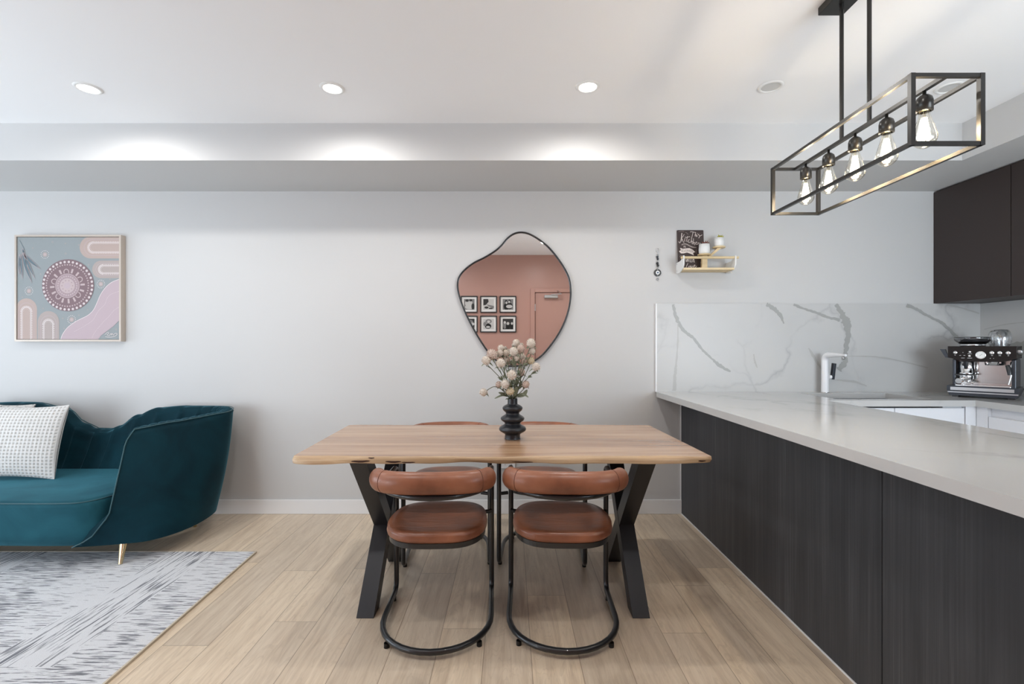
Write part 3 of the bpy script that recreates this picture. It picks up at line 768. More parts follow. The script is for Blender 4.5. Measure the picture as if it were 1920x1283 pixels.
def leaf(mb, p, d, ln, wd, curl=.3):
    d = d.normalized(); s = d.cross(Vector((0,-.6,1))).normalized() if abs(d.z) < .95 else Vector((1,0,0)); up = s.cross(d)
    n = 7; A_ = []; B_ = []; C_ = []
    for k in range(n+1):
        t = k/n; q = p + d*ln*t - Vector((0,0,1))*curl*ln*t*t; w_ = wd*math.sin(PI*min(1,t*.92+.08))**.8
        A_.append(q+s*w_+up*w_*.3); B_.append(q); C_.append(q-s*w_+up*w_*.3)
    mb.grid([A_,B_,C_], 0, True)
ZM = TZ+.207
rnd = random.Random(4)
for i, (cx_, cy_, r, k, dy, lb) in enumerate(FL):
    R = r*SP*1.14
    top_ = Vector((VX+(cx_-415)*SP*(VY+dy)/VY, VY+dy, TZ+(1190-cy_)*SP))
    ang = rnd.uniform(0, 2*PI); rr_ = rnd.uniform(.004,.013)
    if i == 18:
        b0 = Vector((VX-.015,VY,ZM-.03)); path = catmull([b0, Vector((VX-.012,VY,ZM+.01)), Vector((VX-.05,VY-.005,ZM+.045)), Vector((VX-.095,VY-.01,ZM+.062)), top_+Vector((.012,0,.006))], 6)
    else:
        b0 = Vector((VX+rr_*math.cos(ang), VY+rr_*math.sin(ang), ZM-.03))
        path = flower_path(b0, top_-Vector((0,0,R*.6)), Vector((rnd.uniform(-.008,.008), rnd.uniform(-.008,.008), 0)))
    t = thing('globe_flower', 'dried '+lb, 'flower', b0, 'dried globe flowers in the black vase')
    MB().tube(path, .0019, 6).obj('stem', M['stem'], t)
    h = bpy.data.objects.new('flower_head', HM[k]); COL.objects.link(h)
    ax = Vector((top_.x-VX, -.35 + dy, top_.z-ZM+.05)).normalized()
    h.parent = t; h.matrix_parent_inverse = t.matrix_basis.inverted()
    h.matrix_basis = Matrix.Translation(top_) @ Vector((0,0,1)).rotation_difference(ax).to_matrix().to_4x4() @ Matrix.Diagonal((R,R,R*(1.1 if k != 2 else .85),1))
    lm = MB()
    for q in range(6 if i != 18 else 0):
        j = int(len(path)*rnd.uniform(.42,.9)); p = path[j]; dirv = (path[min(j+1,len(path)-1)]-path[j-1]).normalized()+Vector((rnd.uniform(-.9,.9), rnd.uniform(-.8,.5), rnd.uniform(-.1,.3)))
        leaf(lm, p, dirv, rnd.uniform(.022,.046), rnd.uniform(.004,.0075))
    p = top_-ax*R*.75
    for q in range(3 if i != 18 else 2):
        a = q*2.1+i; leaf(lm, p, Vector((math.cos(a), math.sin(a)*.7-.2, -.1)), R*1.5, R*.22, .5)
    lm.obj('leaves', M['leaf'], t)
# long loose leaves arching out over the rim
LV = [((.012,0,.0),(.055,-.01,.03),(.075,-.02,.058),.009,'long grey-green leaf pointing right above the vase'),
      ((.010,0,0),(.048,-.01,.035),(.082,-.015,.018),.005,'thin dried leaf curling down at the right of the vase'),
      ((-.012,0,0),(-.05,-.01,.028),(-.092,-.02,.012),.004,'thin dried leaf drooping left above the vase'),
      ((-.012,.0,0),(-.035,-.012,.03),(-.072,-.03,.044),.007,'broad grey-green leaf pointing left above the vase'),
      ((.0,-.01,0),(.012,-.03,.04),(.02,-.045,.075),.010,'pale upright leaf at the front of the bouquet')]
for a, b, c, wd, lb in LV:
    o3 = Vector((VX,VY,ZM-.01)); pth = catmull([o3+Vector(a)-Vector((0,0,.02)), o3+Vector(a)+Vector((0,0,.01)), o3+Vector(b), o3+Vector(c)], 6)
    mb = MB(); n = len(pth); A_=[];B_=[];C_=[]
    for k, p in enumerate(pth):
        t_ = k/(n-1); w_ = .001+wd*math.sin(PI*max(0,(t_-.45)/.55))**.8 if t_ > .45 else .0012
        d = (pth[min(k+1,n-1)]-pth[max(k-1,0)]).normalized(); s = d.cross(Vector((0,-1,.2))).normalized()
        A_.append(p+s*w_); B_.append(p+Vector((0,.001,0))); C_.append(p-s*w_)
    mb.grid([A_,B_,C_],0,True); o = mb.obj('leaf_spray', M['leaf']); tag(o, lb, 'leaf')

# ------------------------------------------------------------------ mirror
MY = WALL-.022
mo = [(625,28),(700,42),(790,92),(880,165),(960,260),(1030,365),(1072,460),(1086,560),(1082,660),(1060,770),(1020,880),(960,990),(880,1100),(810,1175),(730,1228),(640,1258),(550,1268),
      (470,1258),(400,1215),(330,1145),(250,1030),(180,910),(110,770),(65,650),(42,560),(40,490),(60,430),(110,370),(190,310),(290,260),(380,205),(440,155),(500,85),(560,42)]
mo = catmull([pt(850+a/4.935, 430+b/4.935, MY) for a,b in mo], 6, True)
mir = thing('wall_mirror', 'pebble-shaped mirror with a thin black frame hung above the dining table', 'mirror', (0.03, MY, 1.36))
gm = MB().prism([(p.x,p.z) for p in mo], WALL-.004, MY+.004, lambda u,v,w:(u,w+ (v-1.3)*.0024,v)); gm.obj('mirror_glass', M['mirror'], mir)
MB().tube([(p.x, MY+.006, p.z) for p in mo], .0068, 10, closed=True, ry=.013, up=(0,1,0)).obj('frame', M['black'], mir)

# ------------------------------------------------------------------ art
AY = WALL-.045
f0, f1 = pt(27,440.5,AY), pt(226.5,640.5,AY)
art = thing('framed_painting', 'square dusty blue and pink dot painting in a thin pale frame above the sofa', 'painting', ((f0.x+f1.x)/2, WALL, f1.z))
fr_ = MB(); tW = .013
for a, b in (((f0.x,f1.z),(f0.x+tW,f0.z)), ((f1.x-tW,f1.z),(f1.x,f0.z)), ((f0.x+tW,f1.z),(f1.x-tW,f1.z+tW)), ((f0.x+tW,f0.z-tW),(f1.x-tW,f0.z))):
    fr_.box((a[0],AY,a[1]), (b[0],WALL-.001,b[1]))
fr_.obj('frame', M['frame_wood'], art)
c0x, c1x, c0z, c1z = f0.x+tW+.003, f1.x-tW-.003, f0.z-tW-.003, f1.z+tW+.003
AC = [flat('painting blue grey',(142,148,149)), flat('painting mauve',(124,102,106)), flat('painting pale pink',(184,166,166)), flat('painting peach',(177,158,150)),
      flat('painting white dots',(214,204,202)), flat('painting lilac pink',(181,163,168)), flat('painting slate leaf',(96,112,119)), flat('painting mid pink',(160,140,144)), flat('painting soft beige',(168,155,150))]
cv = MB().box((c0x, AY+.006, c1z), (c1x, WALL-.002, c0z), 0)
def AP(u, v, l): # crop pixels to the canvas, layer l
    return (lerp(c0x, c1x, (u-50)/(1195-50)), AY+.006-.0003*l, lerp(c0z, c1z, (v-75)/(1215-75)))
def clampuv(u, v): return min(1195, max(50, u)), min(1215, max(75, v))
def apoly(pts, m, l, smooth=True, closed_smooth=False):
    if closed_smooth: pts = [(p.x,p.y) for p in catmull([(a,b,0) for a,b in pts], 5, True)]
    pts = [clampuv(*p) for p in pts]; out = []
    for p in pts:
        if not out or abs(p[0]-out[-1][0])+abs(p[1]-out[-1][1]) > .5: out.append(p)
    cv.add([AP(a,b,l) for a,b in out], [tuple(range(len(out)))], m)
def adot(u, v, r, m, l, n=8):
    if 52 < u < 1193 and 77 < v < 1213: cv.add([AP(u+r*math.cos(2*PI*k/n), v+r*math.sin(2*PI*k/n), l) for k in range(n)], [tuple(range(n))], m)
def aline(pts, wd, m, l, sm=True, k=5):
    P = catmull([(a,b,0) for a,b in pts], k) if sm else [Vector((a,b,0)) for a,b in pts]
    n = len(P); Lq=[]; Rq=[]
    for i, p in enumerate(P):
        t = P[min(i+1,n-1)]-P[max(i-1,0)]; t.normalize(); nn = Vector((-t.y,t.x,0))*wd/2
        a = clampuv(*(p+nn).xy); b = clampuv(*(p-nn).xy); Lq.append(AP(*a,l)); Rq.append(AP(*b,l))
    cv.add(Lq+Rq, [(i,i+1,n+i+1,n+i) for i in range(n-1)], m)
def adots(pts, r, gap, m, l):
    P = catmull([(a,b,0) for a,b in pts], 24); d = 0; last = P[0]; adot(*last.xy, r, m, l)
    for p in P[1:]:
        if (p-last).length >= gap: adot(*p.xy, r, m, l); last = p
# arches (two top right lying, two bottom left standing)
def arch(cx, cy, hw, ln, ang, m, lay):
    ca, sa = math.cos(ang), math.sin(ang)
    def tr(x, y): return (cx+x*ca-y*sa, cy+x*sa+y*ca)
    def shape(w_, top): return [tr(-w_, ln)] + [tr(-w_, top+w_)] + [tr(w_*math.cos(PI+PI*k/14), top+w_+w_*math.sin(PI+PI*k/14)) for k in range(1,14)] + [tr(w_, top+w_), tr(w_, ln)]
    apoly(shape(hw, 0), m, lay)
    aline(shape(hw*.72, hw*.42), 4, 5, lay+1, False)
    s = shape(hw*.42, hw*.85); aline(s, 9, 4, lay+2, False)
    # ticks
    P = []
    for a, b in zip(s, s[1:]):
        q = Vector(b)-Vector(a); nst = max(1, int(q.length/19))
        for k in range(nst): P.append(Vector(a)+q*k/nst)
    for i in range(1, len(P)-1):
        t = (P[i+1]-P[i-1]).normalized(); nn = Vector((t.y, -t.x))
        c = Vector(tr(0, hw*1.3+60)); 
        if nn.dot(P[i]-c) < 0: nn = -nn
        adot(*(P[i]+nn*13), 6, 4, lay+2, 6)
        adot(*(P[i]-nn*15), 2.2, 4, lay+2, 5)
arch(152, 758, 118, 480, 0, 3, 1); arch(400, 900, 120, 340, 0, 8, 3)
arch(750, 190, 122, 480, -PI/2, 3, 1); arch(892, 435, 98, 330, -PI/2, 8, 3)
# river
apoly([(540,1215),(560,1160),(620,1080),(720,1010),(840,950),(905,890),(950,800),(985,720),(1040,640),(1110,580),(1195,545),(1195,1005),(1130,1070),(1050,1130),(990,1175),(960,1215)], 5, 5)
aline([(540,1215),(560,1160),(620,1080),(720,1010),(840,950),(905,890),(950,800),(985,720),(1040,640),(1110,580),(1195,545)], 6, 4, 6)
adots([(1190,680),(1100,715),(1060,760),(1030,830),(960,900),(900,1000),(800,1070),(690,1130)], 3, 13, 4, 6)
adots([(1190,860),(1140,890),(1080,960),(1010,1030),(920,1140),(890,1200)], 3, 13, 4, 6)
adots([(1160,780),(1080,850),(1000,960),(950,1030)], 2.4, 15, 2, 6)
# central medallion
apoly([(621+292*math.cos(2*PI*k/64), 612+290*math.sin(2*PI*k/64)) for k in range(64)], 1, 7)
for k in range(37):
    a = 2*PI*k/37; adot(619+274*math.cos(a), 617+266*math.sin(a), 13, 4, 8, 12); adot(619+274*math.cos(a), 617+266*math.sin(a), 5, 2, 9, 8)
for k in range(52):
    a = 2*PI*k/52; adot(615+236*math.cos(a), 615+232*math.sin(a), 8, 2, 8)
ringp = lambda r: [(615+r*math.cos(2*PI*k/48), 618+r*math.sin(2*PI*k/48)) for k in range(49)]
apoly(ringp(136)[:-1], 2, 8); apoly(ringp(130)[:-1], 7, 9); apoly(ringp(84)[:-1], 2, 10); apoly(ringp(36)[:-1], 5, 11)
for k in range(26): a = 2*PI*k/26; adot(615+106*math.cos(a), 618+106*math.sin(a), 9, 2, 10)
for k in range(10): a = 2*PI*k/10; adot(615+60*math.cos(a), 618+60*math.sin(a), 7, 7, 11)
for k in range(16):
    a = 2*PI*k/16-PI/2-.08; ca, sa = math.cos(a), math.sin(a)
    tr = lambda x, y: (615+ca*x-sa*y, 618+sa*x+ca*y)
    if k in (0,3,6,10,13): aline([tr(140,-26),tr(170,-24),tr(186,0),tr(170,24),tr(140,26)], 9, 2, 8)
    else: apoly([tr(146,-10),tr(196,-11),tr(196,11),tr(146,10)], 2, 8)
# small bursts, stars and loose dots
for u, v in ((360,268),(180,675),(988,598),(660,995)):
    adot(u, v, 28, 8, 1, 16); adot(u, v, 16, 2, 2, 12)
    for k in range(14): a = 2*PI*k/14; adot(u+44*math.cos(a), v+44*math.sin(a), 4.5, 4, 2, 6)
for u, v, r in ((222,195,9),(445,128,11),(592,258,10),(338,870,8),(310,488,9),(850,382,8),(740,160,9),(590,145,8),(106,745,8),(1160,1105,10),(560,980,9),(740,945,9),(345,88,8),(840,885,7),(1090,545,8),(575,1095,8)):
    adot(u, v, r, 8, 1, 10); adot(u, v, r*.6, 0, 2, 8)
# gum leaves
aline([(75,105),(110,170),(130,215),(108,250)], 4, 6, 7)
def gum(x0, y0, x1, y1, wd):
    a = Vector((x0,y0)); d = Vector((x1,y1))-a; nn = Vector((-d.y,d.x)).normalized()*wd
    L1 = [a+d*t+nn*math.sin(PI*t**.8)+nn*.5*math.sin(PI*t) for t in [k/10 for k in range(11)]]
    L2 = [a+d*t-nn*math.sin(PI*t**.8)+nn*.5*math.sin(PI*t) for t in [k/10 for k in range(11)]]
    P = [tuple(p) for p in L1] + [tuple(p) for p in L2[::-1][1:-1]]
    apoly(P, 6, 7); aline(P+[P[0]], 3.5, 2, 8, False)
for q in ((112,250,312,432,17),(108,255,218,588,17),(95,265,112,545,13),(125,245,252,540,14),(80,268,76,488,11),(112,205,140,262,13)): gum(*q)
# signature
aline([(1035,1165),(1070,1135),(1080,1150),(1060,1165),(1085,1175),(1095,1160),(1110,1150),(1105,1170),(1125,1150),(1130,1170),(1150,1150),(1175,1155),(1150,1180),(1090,1192),(1040,1185)], 5, 4, 9)
cv.obj('canvas', AC, art, recalc=False)

# ------------------------------------------------------------------ black and white photographs on the pink wall
PHM = [flat('photo white mount',(232,230,228)), flat('photo mid grey',(128,126,126)), flat('photo dark grey',(48,46,46)), flat('photo light grey',(196,194,192)), flat('photo near black',(20,20,20))]
def photo_frame(x0, z0, lb, scene):
    s = .248; t = thing('photo_frame', lb, 'photo frame', (x0+s/2, PINK, z0), 'black and white photographs on the pink wall')
    f = MB(); b = .014
    for a, c in (((x0,z0),(x0+b,z0+s)), ((x0+s-b,z0),(x0+s,z0+s)), ((x0+b,z0),(x0+s-b,z0+b)), ((x0+b,z0+s-b),(x0+s-b,z0+s))): f.box((a[0],PINK+.001,a[1]), (c[0],PINK+.022,c[1]))
    f.obj('frame', M['black'], t)
    p = MB().box((x0+b,PINK+.002,z0+b), (x0+s-b,PINK+.008,z0+s-b), 0)
    # x runs to the camera's right here; seen in the mirror it keeps the same side
    i0 = .045; w_ = s-2*i0
    def Q(u, v, l): return (x0+i0+u*w_, PINK+.0082+.0004*l, z0+i0+v*w_)
    def poly_(pts, m, l): p.add([Q(a,c,l) for a,c in pts], [tuple(range(len(pts)))], m)
    def ell(cx, cy, rx, ry, m, l): poly_([(min(1,max(0,cx+rx*math.cos(k*PI/9))), min(1,max(0,cy+ry*math.sin(k*PI/9)))) for k in range(18)], m, l)
    poly_([(0,0),(1,0),(1,1),(0,1)], scene[0], 0)
    for i, e in enumerate(scene[1:]): (ell(*e[1:], i+1) if e[0] == 'e' else poly_(e[1], e[2], i+1))
    p.obj('print', PHM, t, recalc=False)
PF = [(-.735,1.754,'black framed photo with crowd-like grey shapes, left end of the top row in the mirror',[1,('e',.3,.6,.2,.25,3),('e',.62,.55,.2,.3,3),('e',.3,.85,.15,.12,2),('e',.65,.88,.14,.11,2),('e',.5,.25,.4,.22,3),('e',.85,.3,.14,.3,2)]),
      (-.447,1.754,'black framed beach photo, middle of the top row in the mirror',[3,('p',[(0,.4),(.25,.45),(.5,.75),(.45,1),(0,1)],2),('p',[(.3,.5),(1,.35),(1,.1),(.5,.3)],1),('e',.3,.2,.2,.1,2),('e',.7,.12,.2,.06,2)]),
      (-.160,1.754,'black framed photo of two people with a child, right end of the top row',[1,('e',.35,.3,.25,.35,4),('e',.65,.35,.28,.32,2),('e',.33,.72,.13,.2,4),('e',.65,.8,.13,.14,4),('e',.35,.65,.09,.12,3),('e',.62,.73,.09,.11,3),('e',.62,.3,.3,.16,3)]),
      (-.735,1.462,'black framed photo partly cut by the mirror edge, left end of the lower row',[2,('e',.6,.6,.3,.3,1),('e',.8,.5,.2,.14,3),('e',.5,.2,.3,.2,4)]),
      (-.447,1.462,'black framed photo of two people lying down, middle of the lower row in the mirror',[3,('e',.5,.75,.3,.2,1),('e',.5,.72,.14,.12,3),('e',.45,.3,.3,.25,4),('e',.45,.22,.2,.1,3),('e',.15,.5,.15,.2,1)]),
      (-.160,1.462,'black framed photo of three people in dark clothes, right end of the lower row',[2,('e',.2,.4,.16,.35,1),('e',.5,.3,.2,.3,4),('e',.5,.55,.13,.14,3),('e',.85,.35,.16,.35,4),('e',.87,.55,.1,.12,3),('e',.2,.65,.11,.13,3)])]
for a in PF: photo_frame(*a)

# ------------------------------------------------------------------ hanging charm
EX, EY = pt(1233,511,WALL-.008).x, WALL-.008
ez = lambda py: H-(py-CY)*EY/F
ev = thing('evil_eye_charm', 'black evil eye charm hanging from a beaded cord beside the small shelf', 'wall charm', (EX, WALL, ez(465)))
MB().tube([(EX+.011*math.cos(2*PI*k/16), EY, ez(469)+.015*math.sin(2*PI*k/16)) for k in range(16)], .0016, 6, closed=True).tube([(EX,EY,ez(474)),(EX,EY,ez(526))], .0012, 6).obj('cord', M['steel'], ev)
for py, r, m_ in ((478,.006,'steel'),(482,.009,'slate'),(486,.008,'smokeb'),(490,.006,'steel'),(494,.010,'black'),(498,.010,'black'),(502,.007,'steel')):
    if m_ == 'smokeb': m_ = 'slate'
    MB().lathe([(0,-r),(r*.7,-r*.7),(r,0),(r*.7,r*.7),(0,r)], (EX+.002*math.sin(py),EY,ez(py)), 12).obj('bead', M[m_], ev)
dk = MB()
for r, m_, y in ((.027,0,0),(.0145,1,-.0045),(.0075,2,-.0055),(.0045,0,-.0065)):
    dk.lathe([(0,0),(r*.96,0),(r,.002),(r,.004)], (EX,EY+.004+y,ez(511.5)), 24, m_, axis=(0,-1,0))
    dk.lathe([(0,.0042),(r,.004)], (EX,EY+.004+y,ez(511.5)), 24, m_, axis=(0,-1,0))
dk.obj('eye_disc', [M['black'], M['white'], flat('pale blue glass',(150,170,200),.2)], ev)
MB().lathe([(0,-.008),(.008,-.005),(.009,0),(.006,.007),(0,.009)], (EX,EY,ez(524)), 8).obj('tassel_bead', M['steel'], ev)

# ------------------------------------------------------------------ small shelf with sign and pots
sh = thing('spice_shelf', 'small white and timber wall shelf with a rail, right of the mirror', 'shelf', (1.42, WALL, 1.78))
sx0, sx1, sy = 1.225, 1.592, WALL-.15
side = [(WALL-.001,1.775),(WALL-.06,1.768),(sy+.02,1.79),(sy,1.815),(sy-.002,1.878),(sy+.006,1.884),(sy+.02,1.868),(sy+.06,1.852),(WALL-.001,1.850)]
side = [(p.x,p.y) for p in fillet([(a,b,0) for a,b in side], .012, 3, True)]
for x in (sx0, sx1): MB().prism(side, x, x+.008, lambda u,v,w:(w,u,v)).obj('bracket', M['white'], sh)
MB().tube([(sx0-.012,sy+.012,1.868),(sx1+.03,sy+.012,1.868)], .009, 14).obj('rail', M['ply'], sh)
MB().box((sx0+.008,sy+.015,1.782),(sx1,sy+.075,1.797)).box((sx0+.008,sy+.085,1.782),(sx1,WALL-.004,1.797)).obj('shelf_board', M['ply'], sh)
scw = MB()
for z in (1.838,1.79): scw.lathe([(0,.0015),(.004,.0015),(.004,0)], (sx0,WALL-.02,z), 10, axis=(-1,0,0))
scw.obj('screw', M['steel'], sh)
# sign
s0, s1 = pt(1270,431.5,WALL-.012), pt(1321,503,WALL-.03)
SGW = s1.x-s0.x; sgz0, sgz1 = 1.798, s0.z
SM = [flat('chalkboard brown',(62,48,45),.6), flat('chalk cream',(226,214,206),.8), flat('chalk grey',(150,136,130),.8), flat('banner text brown',(84,68,62),.8)]
sg = MB()
def SP3(u, v, l):
    fz = (v-140)/(1075-140); return (s0.x+(u-130)/(785-130)*SGW, lerp(WALL-.010, WALL-.034, fz)-.0004*l, lerp(sgz1, sgz0, fz))
oc = [(130,152),(142,140),(773,140),(785,152),(785,1075),(130,1075)]
sg.add([SP3(u,v,0) for u,v in oc]+[Vector(SP3(u,v,0))+Vector((0,.008,0)) for u,v in oc], [tuple(range(6))[::-1], tuple(range(6,12))]+[(i,(i+1)%6,6+(i+1)%6,6+i) for i in range(6)], 0)
def sline(pts, wd=10, m=1, l=2, sm=True, k=5):
    P = catmull([(a,b,0) for a,b in pts], k) if sm and len(pts) > 2 else [Vector((a,b,0)) for a,b in pts]
    n = len(P); Lq=[]; Rq=[]
    for i, p in enumerate(P):
        t = P[min(i+1,n-1)]-P[max(i-1,0)]
        if t.length < 1e-6: t = Vector((1,0,0))
        t.normalize(); nn = Vector((-t.y,t.x,0))*wd/2; Lq.append(SP3(*(p+nn).xy,l)); Rq.append(SP3(*(p-nn).xy,l))
    sg.add(Lq+Rq, [(i,i+1,n+i+1,n+i) for i in range(n-1)], m)
for s_ in ([(450,190),(470,178),(520,184),(575,195)], [(525,186),(505,255),(485,322),(468,328)], [(588,188),(565,290)], [(567,275),(590,248),(600,260),(592,290),(606,296)],
           [(625,250),(614,285),(632,292)], [(672,232),(652,248),(682,272),(672,318),(652,325)], [(676,288),(712,272),(748,252)],
           [(160,405),(172,442),(200,425),(222,330),(232,250),(240,205)], [(246,210),(236,300),(228,410)], [(300,238),(262,300),(232,325),(256,372),(276,428),(296,425)], [(318,330),(304,392),(322,402)],
           [(380,285),(356,395),(376,412)], [(328,322),(380,308),(442,294)], [(436,368),(408,372),(396,405),(410,432),(440,424)], [(486,335),(468,400),(456,440)], [(458,425),(486,398),(498,412),(488,455),(506,462)],
           [(528,338),(524,420),(512,480)], [(516,462),(542,432),(556,450),(548,488),(566,492)], [(578,455),(606,438),(604,420),(584,430),(578,462),(596,484),(622,472)],
           [(640,432),(630,486)], [(633,470),(658,440),(668,452),(660,492)], [(664,475),(690,448),(700,460),(692,498),(712,488)]):
    sline(s_)
for u, v in ((630,222),(322,300)): sline([(u-5,v),(u+6,v-3)], 12, sm=False)
for s_, m_ in (([(225,492),(280,466),(350,472),(430,512),(500,540),(590,548)],1), ([(235,505),(290,482),(350,490),(430,530),(500,556),(600,562)],2), ([(335,190),(370,215),(400,245)],2), ([(170,782),(198,742),(260,748),(330,772)],2),
               ([(160,180),(240,165),(300,175)],2), ([(590,600),(580,650),(600,700)],2), ([(690,900),(705,950),(715,1000)],1), ([(590,1052),(620,1035),(660,1022)],1)): sline(s_, 8, m_)
sline([(286,508),(280,552)], 9); sline([(326,514),(306,522),(310,534),(326,542),(306,556)], 7)
ban = [(190,560),(250,583),(330,574),(420,568),(500,605),(565,660),(508,680),(525,742),(450,702),(360,672),(270,692),(205,692),(158,640),(205,618)]
sg.add([SP3(a,b,1) for a,b in ban], [tuple(range(len(ban)))], 1)
GL = {'S': [[(1,.1),(.2,0),(.1,.4),(.9,.6),(.8,1),(0,.9)]], 'E': [[(1,0),(0,0),(0,1),(1,1)],[(0,.5),(.8,.5)]], 'A': [[(0,1),(.5,0),(1,1)],[(.2,.65),(.8,.65)]],
      'O': [[(.5,0),(0,.5),(.5,1),(1,.5),(.5,0)]], 'N': [[(0,1),(0,0),(1,1),(1,0)]], 'D': [[(0,0),(0,1),(.8,.8),(1,.5),(.8,.2),(0,0)]]}
for i, c in enumerate('SEASONED'):
    x = 212+i*37; yo = 600+ (6 if i in (0,7) else 0) + (-6 if 3 <= i <= 5 else 0)+i*2
    for st in GL[c]: sline([(x+a*25, yo+b*52) for a,b in st], 6, 3, 3, False)
for s_ in ([(318,800),(330,890),(362,820),(372,892),(400,800)], [(425,815),(418,885),(436,895)], [(470,755),(452,880),(472,898)], [(425,792),(505,768)], [(508,760),(488,895)], [(492,860),(518,828),(528,850),(520,895),(538,890)],
           [(372,925),(338,985),(318,1050),(338,1062),(360,1045)], [(408,990),(380,1010),(386,1042),(412,1030),(420,1000),(404,990)], [(424,1002),(446,985),(452,1040),(486,985)], [(500,1015),(545,985),(538,962),(510,992),(516,1035),(545,1030),(590,985)]):
    sline(s_, 11)
so = sg.obj('chalkboard_sign', SM, recalc=False)
tag(so, 'brown chalkboard-style kitchen sign with cream script leaning on the small shelf', 'sign')
# plywood pot stand and the two pots
PY = WALL-.085
st = thing('plant_stand', 'small bent timber stand holding two white pots on the wall shelf', 'plant stand', (1.44, PY, 1.797))
lo, hi = pt(1320.5,477,PY), pt(1348,463,PY)
ps = MB()
xb = pt(1318,500,PY).x
P_ = [(xb-.012,1.797),(xb+.028,1.797),(lo.x+.018,lo.z-.012),(lo.x-.018,lo.z-.012)]
ps.prism(P_, PY-.012, PY+.012, lambda u,v,w:(u,w,v))
ps.prism([(lo.x+.012,lo.z-.03),(lo.x+.03,lo.z-.03),(hi.x+.014,hi.z-.010),(hi.x-.014,hi.z-.010)], PY-.010, PY+.010, lambda u,v,w:(u,w,v))
ps.obj('stem', M['ply'], st)
for c, r in ((lo,.046),(hi,.044)): MB().lathe([(0,-.010),(r*.92,-.010),(r,-.006),(r,.0),(0,.0)], (c.x,PY,c.z), 28).obj('platform', M['ply'], st)
M['succ'] = flat('reddish succulent',(124,72,58)); M['succ2'] = flat('yellow green succulent',(176,170,60))
for c, r, h_, mm, lb, nm in ((lo,.038,.072,'succ','white pot with a small reddish succulent on the lower platform','lower'), (hi,.034,.064,'succ2','white pot with a yellow-green succulent on the upper platform','upper')):
    t = thing('potted_succulent', lb, 'potted plant', (c.x,PY,c.z))
    MB().lathe([(0,.0008),(r*.8,.0008),(r*.97,.012),(r,h_*.5),(r*.93,h_),(r*.86,h_),(r*.86,h_-.01),(0,h_-.01)], (c.x,PY,c.z), 28).obj('pot', M['white'], t)
    lf = MB(); q = Vector((c.x+.008,PY,c.z+h_-.008)); rn = random.Random(len(lb))
    for k in range(16):
        a = k*2.4; e = .3+.9*(k/16)
        d = Vector((math.cos(a)*math.cos(e), math.sin(a)*math.cos(e), math.sin(e)+.15))
        lf.tube([q+d*.003, q+d*.014, q+d*rn.uniform(.022,.034)], .0065, 6, radii=[.6,1,.15])
    lf.obj('succulent', M[mm], t)
# power point under the table
pw = MB().box((pt(940,0,WALL).x, WALL-.009, .335), (pt(966,0,WALL).x, WALL-.001, .405)); pwo = pw.obj('wall_socket', M['outlet'], bevel=.002)
tag(pwo, 'white double power socket on the back wall low behind the table', 'power socket')
hol = MB()
for cx_ in (-.006, .04, -.028, .062):
    pass
x0 = pt(940,0,WALL).x
for dx in (.028,.078):
    for a,b in ((-.006,.012),(.006,.012),(0,-.002)): hol.box((x0+dx+a-.0012, WALL-.0095, .365+b-.004), (x0+dx+a+.0012, WALL-.0088, .365+b+.004))
hol.obj('socket_slots', M['dark'], pwo)

# ------------------------------------------------------------------ pendant
GXC = 1.277; GW = .10
ynr, yfr = 1.433, 2.19
def pend():
    zt0, zt1 = None, None
    a = pt(1447,312,yfr); b = pt(1711,147,ynr)
    x0, x1 = pt(1448,0,yfr).x, pt(1533,0,yfr).x; x0n, x1n = pt(1711,0,ynr).x, pt(1841,0,ynr).x
    x0 = (x0+x0n)/2; x1 = (x1+x1n)/2; zt = (pt(0,313,yfr).z+pt(0,149,ynr).z)/2; zb = (pt(0,398,yfr).z+pt(0,274,ynr).z)/2
    return x0, x1, zt, zb
x0, x1, zt, zb = pend(); xc = (x0+x1)/2
pl = thing('linear_pendant', 'black open box-frame pendant light with five bare bulbs over the peninsula', 'pendant light', (xc, (ynr+yfr)/2, CEIL))
B = .0115
fm = MB()
for x in (x0, x1):
    for z in (zt, zb): fm.bar((x, ynr, z), (x, yfr, z), B, B)
    for y in (ynr, yfr): fm.bar((x, y, zb-B/2), (x, y, zt+B/2), B*1.2, B*1.2, up=(1,0,0))
for y in (ynr, yfr):
    for z in (zt, zb): fm.bar((x0, y, z), (x1, y, z), B, B)
fm.obj('cage_frame', M['gunmetal'], pl)
MB().bar((xc, ynr, zt), (xc, yfr, zt), .014, .012).obj('lamp_bar', M['gunmetal'], pl)
ry = ((xc)*F/(1578-CX), (xc)*F/(1630-CX))
for y in ry: MB().tube([(xc, y, zt+.006), (xc, y, CEIL-.03)], .0075, 12).obj('rod', M['gunmetal'], pl)
yc = sum(ry)/2
MB().box((xc-.05, yc-.16, CEIL-.032), (xc+.05, yc+.14, CEIL-.001)).obj('canopy', M['gunmetal'], pl, .002)
lp = [ynr + (yfr-ynr)*(k+.5)/5 for k in range(5)]
bl = ['nearest clear filament bulb', 'second nearest clear filament bulb', 'middle clear filament bulb', 'second farthest clear filament bulb', 'farthest clear filament bulb']
gp = [(.013,0),(.014,-.012),(.0185,-.03),(.0255,-.055),(.0315,-.078),(.0325,-.090),(.029,-.102),(.019,-.113),(.008,-.119),(0,-.120)]
gp = [(p.x,p.y) for p in catmull([(a,b,0) for a,b in gp], 3)]
socket_m = MB().lathe([(0,0),(.005,0),(.005,-.012),(.012,-.014),(.020,-.022),(.0225,-.032),(.0225,-.064),(.0165,-.065)], (0,0,0), 20)
